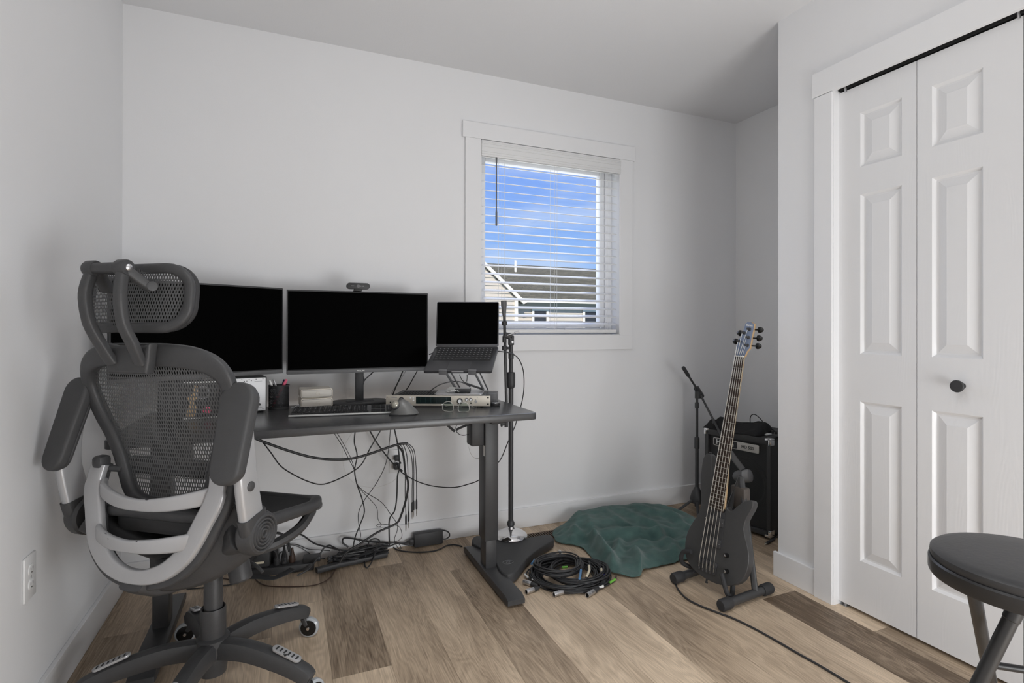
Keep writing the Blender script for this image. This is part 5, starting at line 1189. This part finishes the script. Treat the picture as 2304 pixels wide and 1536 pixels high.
# blue speaker connector lying on the coil
sk = thing('speaker_cable', 'short black cable with blue ringed plug lying on the right of the cable pile', 'cable', at(1355,1296,'z',.02))
bm = new_bm(); tube(bm, [at(1330,1262,'z',.045), at(1345,1268,'z',.045), at(1353,1280,'z',.035), at(1354,1293,'z',.026)], .0036, 7, 5); obj('cord', bm, 'cable_black', sk)
a, b = at(1354,1292,'z',.024), at(1356,1313,'z',.014); M = look(a, b-a); L=(b-a).length
bm = new_bm(); lathe(bm, [(.009,0),(.0125,.004),(.0125,.016),(.010,.018)], M, 18); obj('blue_ring', bm, 'conn_blue', sk)
bm = new_bm(); lathe(bm, [(.011,.016),(.0115,.020),(.0110,L),(0,L)], M, 18); obj('plug_body', bm, 'black_plastic', sk)
bm = new_bm(); cyl(bm, at(1353,1279,'z',.036), at(1354,1287,'z',.030), .0052, n=10); obj('cream_marker', bm, 'tape_cream', sk)

# ------------------------------------------------------------------ bass guitar
BO = Vector((2.2478,-.9506,.1249)); az, ti, ro = radians(193), radians(14), radians(-.95)
Bn = Vector((cos(az)*cos(ti), sin(az)*cos(ti), sin(ti))); Br0 = Vector((-sin(az), cos(az), 0)); Bu0 = Bn.cross(Br0)
if Bu0.z < 0: Bu0 = -Bu0
Br = Br0*cos(ro)+Bu0*sin(ro); Bu = -Br0*sin(ro)+Bu0*cos(ro)
MB_ = frame(BO, Br, Bu, Bn)
bs = thing('bass_guitar', 'matte black five-string bass guitar leaning on a black floor stand', 'bass guitar', BO+Vector((0,0,-.06)))
body = [(-.084,.427),(-.099,.405),(-.1,.36),(-.094,.30),(-.076,.225),(-.078,.175),(-.1,.128),(-.118,.080),(-.121,.030),(-.110,-.015),(-.085,-.045),(-.045,-.064),(.0,-.073),(.05,-.074),(.10,-.062),(.140,-.038),(.163,.0),(.170,.050),(.160,.100),(.142,.138),(.131,.170),(.133,.205),(.146,.240),(.154,.268),(.148,.285),(.130,.284),(.108,.268),(.085,.243),(.068,.222),(.052,.224),(.040,.232),(.036,.205),(-.010,.240),(-.030,.290),(-.042,.332),(-.050,.380),(-.056,.412),(-.068,.428)]
bp_ = [(v.x,v.y) for v in smooth_pts([(x,y,0) for x,y in body],2,True)]
bm = new_bm(); prism(bm, bp_, MB_ @ Matrix.Translation((0,0,-.038)), .037, .014, 5); bd = obj('body', bm, 'bass_black', bs, angle=50)
fw = lambda v: .0215+(.864-v)/.648*.0125
bm = new_bm(); prism(bm, [(-fw(.864)*.80,.885),(-.024,.36),(-.034,.22),(.037,.22),(.031,.30),(.023,.40),(fw(.864)*.78,.885)], MB_ @ Matrix.Translation((0,0,-.016)), .015, .006, 3); obj('neck', bm, 'maple', bs)
bm = new_bm(); prism(bm, [(-fw(.864),.864),(-.034,.212),(.034,.206),(fw(.864),.864)], MB_ @ Matrix.Translation((0,0,-.001)), .006, .001); fb = obj('fretboard', bm, 'rosewood', bs)
for k in range(1, 25):
    v = .864*2**(-k/12); w = fw(v)-.001; bm = new_bm(); cyl(bm, MB_ @ Vector((-w,v,.0055)), MB_ @ Vector((w,v,.0055)), .0008, n=5); obj('fret', bm, 'string_steel', fb)
for s in (-1,1): bm = new_bm(); cyl(bm, MB_ @ Vector((s*fw(.864),.864,.004)), MB_ @ Vector((s*.034,.212,.004)), .0009, n=5); obj('binding', bm, 'tape_cream', fb)
bm = new_bm(); box(bm, (0,.867,.005), (.044,.005,.008), MB_, bev=.001); obj('nut', bm, 'tape_white', bs)
hd = [(-.021,.868),(-.019,.890),(-.024,.912),(-.020,.930),(-.006,.957),(.006,.992),(.009,1.014),(.018,1.021),(.036,1.021),(.050,1.012),(.050,.990),(.045,.955),(.043,.925),(.040,.905),(.027,.888),(.021,.868)]
Mh_ = MB_ @ Matrix.Translation((0,.868,0)) @ Matrix.Rotation(radians(5),4,'X') @ Matrix.Translation((0,-.868,0))
bm = new_bm(); prism(bm, hd, Mh_ @ Matrix.Translation((0,0,-.016)), .014, .002); hs_ = obj('headstock', bm, 'maple', bs)
bm = new_bm(); prism(bm, [(x*.97+.0003,.945+(y-.945)*.985) for x,y in hd], Mh_ @ Matrix.Translation((0,0,-.002)), .002, .0006); obj('headstock_face', bm, 'head_blue', hs_)
bm = text_bm('Ibanez', .0135, Mh_ @ Matrix.Translation((.029,1.006,.0004)) @ Matrix.Rotation(radians(-4),4,'Z'), .0003, sx=.9); obj('logo', bm, 'tape_white', hs_, False)
posts = [(-.008,.934,-1),(.008,.972,-1),(.030,.918,1),(.031,.952,1),(.032,.988,1)]
for x, y, s in posts:
    bm = new_bm(); lathe(bm, [(.0075,0),(.0070,.002),(.0045,.003),(.0038,.009),(.0052,.012),(.0052,.018),(.003,.019)], Mh_ @ Matrix.Translation((x,y,0)), 14); tp = obj('tuner_post', bm, 'black_steel', bs)
    bm = new_bm(); kx = .062 if s > 0 else x-.030
    a = Mh_ @ Vector((x+s*.008,y,-.012)); b = Mh_ @ Vector((x+s*.033 if s>0 else x-.018,y,-.012)); cyl(bm, a, b, .0032, n=10)
    ax = (b-a).normalized(); lathe(bm, [(.005,-.004),(.012,0),(.0140,.008),(.011,.016),(.006,.022),(0,.023)], look(b, ax) @ Matrix.Diagonal((.62,1,1,1)), 10); lathe(bm, [(.008,0),(.008,.008)], look(Mh_ @ Vector((x,y,-.018)), Bn) , 12)
    obj('tuner_key', bm, 'gloss_black', tp)
# pickups, bridge, knobs, strings
bm = new_bm(); Mt = MB_ @ Matrix.Translation((0,0,-.002)); prism(bm, [(-.036,.200),(.044,.206),(.049,.062),(-.037,.060)], Mt, .004, .001); obj('pickup_ramp', bm, 'soft_black', bs)
for y, h in ((.165,.034),(.080,.034)):
    bm = new_bm(); box(bm, (.003,y,.004), (.086,h,.009), MB_, bev=.002); pk_ = obj('pickup', bm, 'black_plastic', bs)
    bm = new_bm()
    for x in (-.036,.042): cyl(bm, MB_ @ Vector((x,y,.008)), MB_ @ Vector((x,y,.0092)), .0016, n=8)
    obj('pickup_screws', bm, 'brushed', pk_)
bm = new_bm(); box(bm, (.002,-.022,.001), (.084,.048,.006), MB_, bev=.0015); br = obj('bridge', bm, 'black_steel', bs)
sx_b = [-.0335,-.0165,.0005,.0175,.0345]
for k, x in enumerate(sx_b):
    bm = new_bm(); box(bm, (x,-.008,.006), (.012,.022,.007), MB_, bev=.001); cyl(bm, MB_ @ Vector((x,-.045,.004)), MB_ @ Vector((x,-.035,.004)), .004, n=8); obj('saddle', bm, 'black_steel', br)
for k in range(5):
    xn = -.0170+.0085*k; x0 = sx_b[k]; px_, py_, s = [posts[0],posts[1],posts[4],posts[3],posts[2]][k]
    bm = new_bm(); r = [.0016,.0014,.0012,.0010,.0008][k]
    tube(bm, [MB_ @ Vector((x0,-.036,.006)), MB_ @ Vector((x0,0,.0115)), MB_ @ Vector((xn,.868,.0100)), Mh_ @ Vector((px_-.003,py_,.010))], r, 6); obj('string', bm, 'string_steel', bs)
for x, y in ((.078,.048),(.088,-.010),(.108,.022),(.117,-.028)):
    if y in (.022,-.028): continue
    bm = new_bm(); lathe(bm, [(.009,-.003),(.0095,.004),(.0075,.014),(0,.015)], MB_ @ Matrix.Translation((x,y,0)), 16); obj('knob', bm, 'gloss_black', bs)
    bm = new_bm(); lathe(bm, [(.005,.0148),(0,.0156)], MB_ @ Matrix.Translation((x,y,0)), 12); obj('knob_top', bm, 'chrome', bs)
for x, y in ((-.004,-.078),(-.062,-.060)):
    bm = new_bm(); M = MB_ @ Matrix.Translation((x,y,-.018)) @ Matrix.Rotation(radians(90),4,'X'); lathe(bm, [(.004,-.004),(.004,.008),(.007,.011),(.005,.014),(0,.014)], M, 12); obj('strap_button', bm, 'black_steel', bs)
bm = new_bm(); M = MB_ @ Matrix.Translation((-.078,.424,-.016)) @ Matrix.Rotation(radians(-90),4,'X'); lathe(bm, [(.004,-.004),(.004,.006),(.007,.009),(.005,.012),(0,.012)], M, 12); obj('strap_button', bm, 'black_steel', bs)

# guitar stand
gs = thing('guitar_stand', 'black tubular A-frame guitar stand holding the bass', 'guitar stand', (2.34,-.96,0))
FR = (Vector((2.170,-1.100,.024)), Vector((2.470,-1.066,.024))); FL = (Vector((2.150,-.850,.024)), Vector((2.440,-.815,.024))); AP = Vector((2.435,-.945,.45))
for a, b in (FR, FL):
    d = (b-a).normalized()
    bm = new_bm(); cyl(bm, a, b, .0165, n=18); ft = obj('foot_tube', bm, 'black_steel', gs)
    for e, s in ((a,1),(b,-1)):
        bm = new_bm(); lathe(bm, [(0,-.002),(.019,0),(.0225,.006),(.0225,.050),(.0195,.056)], look(e, d*s), 20); obj('rubber_end', bm, 'soft_black', ft)
    m_ = a.lerp(b,.68); bm = new_bm(); sweep(bm, [m_+Vector((0,0,.0)), AP], rrect(.024,.024,.006,3)); obj('a_leg', bm, 'black_steel', gs)
    f2 = a.lerp(b,.30); tgt = BO - Bu*.03 - Bn*.050 + Br*(.09 if a is FR[0] else -.08)
    bm = new_bm(); sweep(bm, [m_.lerp(AP,.25), tgt], rrect(.020,.020,.005,3)); obj('arm', bm, 'black_steel', gs)
U_ = lambda x, y, z: BO+Br*x+Bu*y+Bn*z
for pts in ([(.088,-.03,-.055),(.094,-.085,-.050),(.110,-.098,-.02),(.112,-.090,.012),(.100,-.060,.022),(.080,-.022,.022)], [(-.075,-.02,-.055),(-.09,-.06,-.050),(-.118,-.055,-.01),(-.118,-.030,.014),(-.105,.0,.020),(-.070,.012,.022)]):
    bm = new_bm(); tube(bm, [U_(*p) for p in pts], .0095, 10, 5); obj('hook', bm, 'soft_black', gs)
bm = new_bm(); box(bm, (0,0,0), (.078,.04,.095), frame(AP+Vector((-.005,.0,-.085)), (0,1,0), (1,0,0), (0,0,1)), bev=.010); obj('top_joint', bm, 'brown_pad', gs, label='brown grey padded top joint of the stand')
# bass lead on the floor
P = [at(*q,'z',.0045) for q in ((1519,1309),(1526,1326),(1545,1346),(1575,1362),(1610,1376),(1650,1391),(1700,1415),(1750,1443),(1800,1472),(1850,1500),(1900,1530),(1935,1552))]
bm = new_bm(); tube(bm, [at(1520,1300,'z',.012)]+P, .0036, 8, 5); tag(obj('instrument_cable', bm, 'cable_black'), 'long black instrument cable running from the guitar stand across the floor', 'cable')

# ------------------------------------------------------------------ bass amplifier
A1, A2 = Vector((2.838,-.290,0)), Vector((2.922,-.668,0)); ax_ = (A2-A1).normalized(); AW = (A2-A1).length; AA = math.atan2(ax_.y, ax_.x); AH = .520; AD = .345
am = thing('bass_amplifier', 'black bass combo amplifier with chrome corners against the right wall', 'amplifier', (A1.x,A1.y,0), AA)
Ma = Matrix.Translation((A1.x,A1.y,0)) @ rotz(AA)    # x along the front, y into the cabinet, z up
zb = .018
bm = new_bm(); t = .018
bx(bm, 0, AW, .0, AD, AH-t, AH, Ma, .004); bx(bm, 0, AW, .0, AD, zb, zb+t, Ma, .004); bx(bm, 0, t, 0, AD, zb, AH, Ma, .004); bx(bm, AW-t, AW, 0, AD, zb, AH, Ma, .004); bx(bm, 0, AW, AD-.02, AD, zb, AH, Ma, .004)
obj('cabinet', bm, 'amp_vinyl', am)
bm = new_bm(); bx(bm, t, AW-t, .030, .045, zb+t, AH-t, Ma); obj('baffle', bm, 'soft_black', am, False)
Mb2 = Ma @ frame((AW*.54,.030,.255),(1,0,0),(0,0,1),(0,-1,0))
bm = new_bm(); lathe(bm, [(.150,0),(.150,.006),(.135,.007),(.128,.002),(.050,-.035),(0,-.035)], Mb2, 40); sp = obj('speaker_cone', bm, mat('cone',(.03,.03,.03),.7), am)
bm = new_bm(); lathe(bm, [(.052,-.034),(.045,-.022),(.025,-.012),(0,-.009)], Mb2, 28); obj('dust_cap', bm, mat('cap_silver',(.85,.85,.86),.3,metal=.2), sp)
# grille laid in its own plane so the perforation pattern follows it
gp = bpy.data.meshes.new('grille'); 
bm = new_bm(); g_ = [(t,.012,zb+t),(AW-t,.012,zb+t),(AW-t,.012,AH-t),(t,.012,AH-t)]; bm.faces.new([bm.verts.new(p) for p in g_]); bm.to_mesh(gp); bm.free()
gm2, n2_, l2_, b2_ = nodes_of('grille_perforated')
b2_.inputs['Base Color'].default_value = (.055,.055,.056,1); b2_.inputs['Roughness'].default_value = .45; b2_.inputs['Metallic'].default_value = .3
tc_ = n2_.new('ShaderNodeTexCoord'); s2_ = n2_.new('ShaderNodeSeparateXYZ'); l2_.new(tc_.outputs['Object'], s2_.inputs[0])
uu_ = math_(n2_,l2_,'MULTIPLY', s2_.outputs[0], 210.0); vv_ = math_(n2_,l2_,'MULTIPLY', s2_.outputs[2], 210.0)
rw_ = math_(n2_,l2_,'MULTIPLY', math_(n2_,l2_,'MODULO', math_(n2_,l2_,'FLOOR', vv_), 2.0), .5)
fu_ = math_(n2_,l2_,'SUBTRACT', math_(n2_,l2_,'FRACT', math_(n2_,l2_,'ADD', uu_, rw_)), .5); fv_ = math_(n2_,l2_,'SUBTRACT', math_(n2_,l2_,'FRACT', vv_), .5)
dd_ = math_(n2_,l2_,'ADD', math_(n2_,l2_,'MULTIPLY', fu_, fu_), math_(n2_,l2_,'MULTIPLY', fv_, fv_)); l2_.new(math_(n2_,l2_,'GREATER_THAN', dd_, .14), b2_.inputs['Alpha'])
gp.materials.append(gm2); go_ = bpy.data.objects.new('grille', gp); COL.objects.link(go_); go_.parent = am
bm = new_bm()
for q in ((0,t+.004,zb,AH),(AW-t-.004,AW,zb,AH)): bx(bm, q[0], q[1], -.004, .012, q[2], q[3], Ma, .003)
bx(bm, 0, AW, -.004, .012, AH-t-.012, AH, Ma, .003); bx(bm, 0, AW, -.004, .012, zb, zb+t+.006, Ma, .003); obj('front_trim', bm, 'amp_vinyl', am)
Mp_ = Ma @ frame((.185,.008,.455),(1,0,0),(0,0,1),(0,-1,0))
bm = new_bm(); prism(bm, rrect(.270,.044,.006,3), Mp_, .004, .001); npz = obj('name_plate', bm, mat('plate',(.55,.53,.50),.4,metal=.2), am)
bm = new_bm(); prism(bm, [(x-.060,y) for x,y in rrect(.142,.037,.006,3)], Mp_ @ Matrix.Translation((0,0,.004)), .0006); obj('logo_field', bm, 'soft_black', npz)
bm = text_bm('Hartke', .036, Mp_ @ Matrix.Translation((-.062,0,.0052)), .0004, sx=1.05); obj('logo', bm, 'tape_white', npz, False)
bm = text_bm('HD 500', .022, Mp_ @ Matrix.Translation((.072,-.001,.0046)), .0005, sx=1.0); obj('model_text', bm, 'soft_black', npz, False)
for x, sx2 in ((0,1),(AW,-1)):
    for z, sz2 in ((AH,-1),(zb,1)):
        bm = new_bm(); bx(bm, x-.0035*sx2, x+.030*sx2, -.007, .030, z+.003*(-sz2), z+.010*sz2, Ma, .003); bx(bm, x-.0035*sx2, x+.012*sx2, -.007, .030, z, z+.034*sz2, Ma, .003); obj('corner_guard', bm, 'chrome', am)
bm = new_bm()
for x in (.04,AW-.04):
    for y in (.04,AD-.04): cyl(bm, Ma @ Vector((x,y,0)), Ma @ Vector((x,y,zb+.002)), .018, .015, n=12)
obj('rubber_foot', bm, 'soft_black', am)
bm = new_bm(); bx(bm, AW-.16, AW-.02, .10, .20, AH, AH+.003, Ma); obj('control_panel', bm, mat('panel_dark',(.05,.05,.05),.4), am)
bm = new_bm()
for k in range(3): cyl(bm, Ma @ Vector((AW-.055+.02*k-.02,.15,AH+.002)), Ma @ Vector((AW-.055+.02*k-.02,.15,AH+.018)), .007, n=12)
obj('control_knobs', bm, 'black_plastic', am)
bm = new_bm(); bx(bm, AW-.105, AW-.06, .07, .12, AH+.002, AH+.008, Ma @ Matrix.Rotation(0,4,'Z'), .002); tag(obj('paper_tag', bm, 'tape_white'), 'small white card lying on top of the amplifier by its knobs', 'card')
cable('black cable arching over the amplifier top onto its control panel', [at(1688,952,'x',3.05), at(1688,940,'x',3.05), at(1692,933,'x',3.05), at(1700,933,'x',3.05), at(1712,943,'x',3.05), at(1721,956,'x',3.05), at(1726,963,'x',3.05)], .0026)
# folded black cloth on the amplifier
bm = new_bm()
def cl_(u, v):
    x = -.012+.315*u; y = -.006+.22*v
    z = AH+.002 + (.030+.012*sin(7*u+2*v)+.010*sin(13*v+4*u)+.008*mnoise.noise(Vector((u*6,v*6,0))))*min(1,min(u,1-u)*9+.25)*min(1,min(v,1-v)*9+.25)
    z += .014*math.exp(-((v-.35-.1*sin(4*u))/.12)**2)
    return Ma @ Vector((x + .012*sin(6*v), y + .014*sin(9*u)*(1-v), max(z, AH+.003)))
V = grid(bm, cl_, 30, 22); 
bd_ = [V[i][0] for i in range(31)]+[V[30][j] for j in range(1,23)]+[V[i][22] for i in range(29,-1,-1)]+[V[0][j] for j in range(21,0,-1)]
lo = [bm.verts.new((v.co.x,v.co.y,AH+.0015)) for v in bd_]
for k in range(len(bd_)): bm.faces.new((bd_[k],bd_[(k+1)%len(bd_)],lo[(k+1)%len(bd_)],lo[k]))
bm.faces.new(lo)
tag(obj('folded_cloth', bm, mat('black_cloth',(.018,.018,.019),.95,var=.25,scale=120,bump=.6,bscale=500), angle=70), 'folded black cloth lying on top of the bass amplifier', 'cloth')
# jack plug under the amp
jp = thing('jack_plug', 'black cable end with jack plug on the floor by the closet corner', 'cable', (2.86,-.73,0))
bm = new_bm(); tube(bm, [at(1733,1216,'z',.007), at(1742,1211,'z',.007), at(1752,1208,'z',.007), Vector((2.99,-.78,.006)), Vector((3.10,-.76,.006))], .004, 7, 5); obj('cord', bm, 'cable_black', jp)
a, b = at(1724,1222,'z',.008), at(1742,1212,'z',.009); bm = new_bm(); lathe(bm, [(.0055,0),(.0065,.004),(.0065,(b-a).length)], look(a, b-a), 12); obj('jack_barrel', bm, 'soft_black', jp)
bm = new_bm(); cyl(bm, a-(b-a).normalized()*.018, a, .0028, n=8); obj('jack_tip', bm, 'cream_metal', jp)

# ------------------------------------------------------------------ boom stand and kick microphone by the amplifier
bp0 = Vector((2.868,-.190,0)); PX2 = lambda px, py: at(px,py,'y',-.190)
bs2 = thing('boom_stand', 'short black tripod boom stand in the far corner beside the amplifier', 'microphone stand', bp0)
zt2 = PX2(1568,905).z
bm = new_bm(); cyl(bm, bp0+Vector((0,0,.04)), (bp0.x,bp0.y,PX2(1565,1000).z), .0105, n=16); obj('lower_tube', bm, 'black_steel', bs2)
bm = new_bm(); cyl(bm, (bp0.x,bp0.y,PX2(1565,1000).z), (bp0.x,bp0.y,zt2+.035), .0078, n=14); obj('upper_tube', bm, 'black_steel', bs2)
bm = new_bm(); lathe(bm, [(.011,0),(.0145,.004),(.0145,.066),(.011,.070)], Matrix.Translation((bp0.x,bp0.y,PX2(1565,1010).z)), 18); obj('clutch', bm, 'black_plastic', bs2); bm = new_bm(); lathe(bm, [(.009,0),(.012,.003),(.012,.03),(.009,.034)], Matrix.Translation((bp0.x,bp0.y,PX2(1565,918).z)), 18); obj('top_collar', bm, 'black_plastic', bs2)
bm = new_bm(); lathe(bm, [(.015,.055),(.036,.062),(.040,.085),(.030,.120),(.014,.150),(.010,.155)], Matrix.Translation(bp0), 20); obj('tripod_hub', bm, 'black_plastic', bs2)
for a in (radians(172), radians(232), radians(52)):
    dd = Vector((cos(a),sin(a),0)); L_ = .15 if a > 2 and a < 3.5 else .10
    bm = new_bm(); tube(bm, [bp0+dd*.02+Vector((0,0,.085)), bp0+dd*L_+Vector((0,0,.012))], .0075, 8); obj('tripod_leg', bm, 'black_steel', bs2)
piv = PX2(1574,884); e0 = at(1537,826,'y',-.215); mic_c = at(1672,1066,'x',2.775); e1 = at(1643,1018,'x',2.775)
d0 = (piv-e0).normalized()
bm = new_bm(); cyl(bm, e0+d0*.03, piv+d0*.02, .0062, n=12); cyl(bm, piv, at(1612,958,'x',2.845), .0062, n=12); cyl(bm, at(1612,958,'x',2.845), e1, .0062, n=12); obj('boom_tube', bm, 'black_steel', bs2)
bm = new_bm(); lathe(bm, [(0,0),(.0095,0),(.0105,.003),(.0105,.070),(.007,.074)], look(e0, d0), 16); obj('counterweight', bm, 'soft_black', bs2)
bm = new_bm(); sweep(bm, [piv-d0*.045, piv+d0*.03], rrect(.030,.026,.008,3)); cyl(bm, piv+Vector((-.012,0,-.03)), piv+Vector((-.012,0,.012)), .018, n=16); lathe(bm, [(.010,-.020),(.012,-.010),(.012,.01),(.010,.014)], look(piv+Vector((-.010,-.004,-.012)), (0,-1,0)), 16); obj('boom_clamp', bm, 'black_plastic', bs2)
bm = new_bm(); c = at(1607,951,'x',2.850); lathe(bm, [(.007,-.01),(.0105,-.008),(.0105,.008),(.007,.01)], look(c, d0), 14); obj('boom_ring', bm, 'black_plastic', bs2)
km = thing('kick_microphone', 'grey rounded microphone on the boom in front of the amplifier', 'microphone', mic_c)
ma, mb = at(1650,1072,'x',2.76), at(1700,1069,'x',2.800); md = (mb-ma).normalized()
Mm_ = look(ma, md)
bm = new_bm(); lathe(bm, [(0,0),(.012,.002),(.024,.012),(.031,.030),(.033,.050),(.033,.062)], Mm_, 28); obj('body', bm, mat('mic_grey',(.11,.11,.115),.35,var=.04), km)
bm = new_bm(); lathe(bm, [(.0332,.061),(.0332,.078),(.030,.090),(.016,.097),(0,.098)], Mm_, 28); obj('grille_head', bm, mat('mic_mesh',(.36,.36,.37),.45,metal=.5,bump=.8,bscale=1200), km)
bm = new_bm(); c0 = at(1655,1035,'x',2.775); sweep(bm, smooth_pts([e1, c0, mic_c+Vector((0,0,.02))],3), rrect(.022,.030,.007,3)); obj('swivel_mount', bm, mat('mount_grey',(.12,.12,.12),.5), km)

# ------------------------------------------------------------------ folding stool
SCx, SCy, SH = 2.075, -2.070, .600
fs = thing('folding_stool', 'round black padded folding stool in front of the closet doors', 'stool', (SCx,SCy,0))
bm = new_bm(); lathe(bm, [(0,SH-.030),(.160,SH-.030),(.1640,SH-.022),(.1665,SH-.014),(.1655,SH-.006),(.159,SH-.001),(.145,SH+.002),(.09,SH+.005),(0,SH+.006)], Matrix.Translation((SCx,SCy,0)), 64)
obj('seat_cushion', bm, mat('vinyl_black',(.045,.045,.047),.42,var=.1,scale=30,bump=.25,bscale=90), fs)
bm = new_bm(); lathe(bm, [(.155,SH-.055),(.1675,SH-.055),(.1695,SH-.050),(.1695,SH-.026),(.1665,SH-.022),(.155,SH-.024)], Matrix.Translation((SCx,SCy,0)), 64); obj('seat_ring', bm, mat('satin_black',(.028,.028,.029),.34,var=.05), fs)
TA, FA = Vector((1.945,-2.035,.548)), Vector((2.335,-1.905,.012)); TB, FB = Vector((2.005,-2.085,.535)), Vector((1.860,-1.955,.012))
sh = Vector((.20,-.17,0))
for a, b in ((TA,FA),(TA+sh*.9,FA+sh*.9)):
    bm = new_bm(); sweep(bm, [a, b], circ(.0125,14,.0125)); lg = obj('leg', bm, 'satin_black', fs)
    bm = new_bm(); dd = (a-b).normalized(); lathe(bm, [(.0,-.004),(.015,0),(.015,.025),(.013,.028)], look(b-Vector((0,0,.004)), dd), 14); obj('rubber_tip', bm, 'soft_black', lg)
for a, b in ((TB,FB),(TB+sh*1.0,FB+sh*1.0)):
    bm = new_bm(); sweep(bm, [a, b], circ(.0135,14,.0135)); lathe(bm, [(.0135,0),(.0150,.002),(.0150,.03),(.0135,.032)], look(a.lerp(b,.02), b-a), 14); lg = obj('leg', bm, 'satin_black', fs)
    bm = new_bm(); cyl(bm, a.lerp(b,.02), a-(b-a).normalized()*.03, .009, n=12); c = a+Vector((0,0,.012)); cyl(bm, c+Vector((-.02,-.012,0)), c+Vector((.02,.012,0)), .008, n=12); obj('hinge', bm, 'satin_black', lg)
    bm = new_bm(); dd = (a-b).normalized(); lathe(bm, [(.0,-.004),(.016,0),(.016,.025),(.014,.028)], look(b-Vector((0,0,.004)), dd), 14); obj('rubber_tip', bm, 'soft_black', lg)
    c = a.lerp(b,.36); bm = new_bm(); q = (c-CAM).normalized(); cyl(bm, c-q*.012, c-q*.018, .004, n=10); obj('rivet', bm, 'brushed', lg)
bm = new_bm(); ca = TA.lerp(FA,.42); cyl(bm, ca, ca+sh*.9, .008, n=12); obj('crossbar', bm, 'satin_black', fs)
bm = new_bm(); cyl(bm, (SCx-.10,SCy+.02,SH-.052), (SCx+.12,SCy-.05,SH-.052), .012, n=12); cyl(bm, (SCx-.02,SCy-.1,SH-.052), (SCx+.02,SCy+.1,SH-.052), .012, n=12); obj('seat_bracket', bm, 'satin_black', fs)
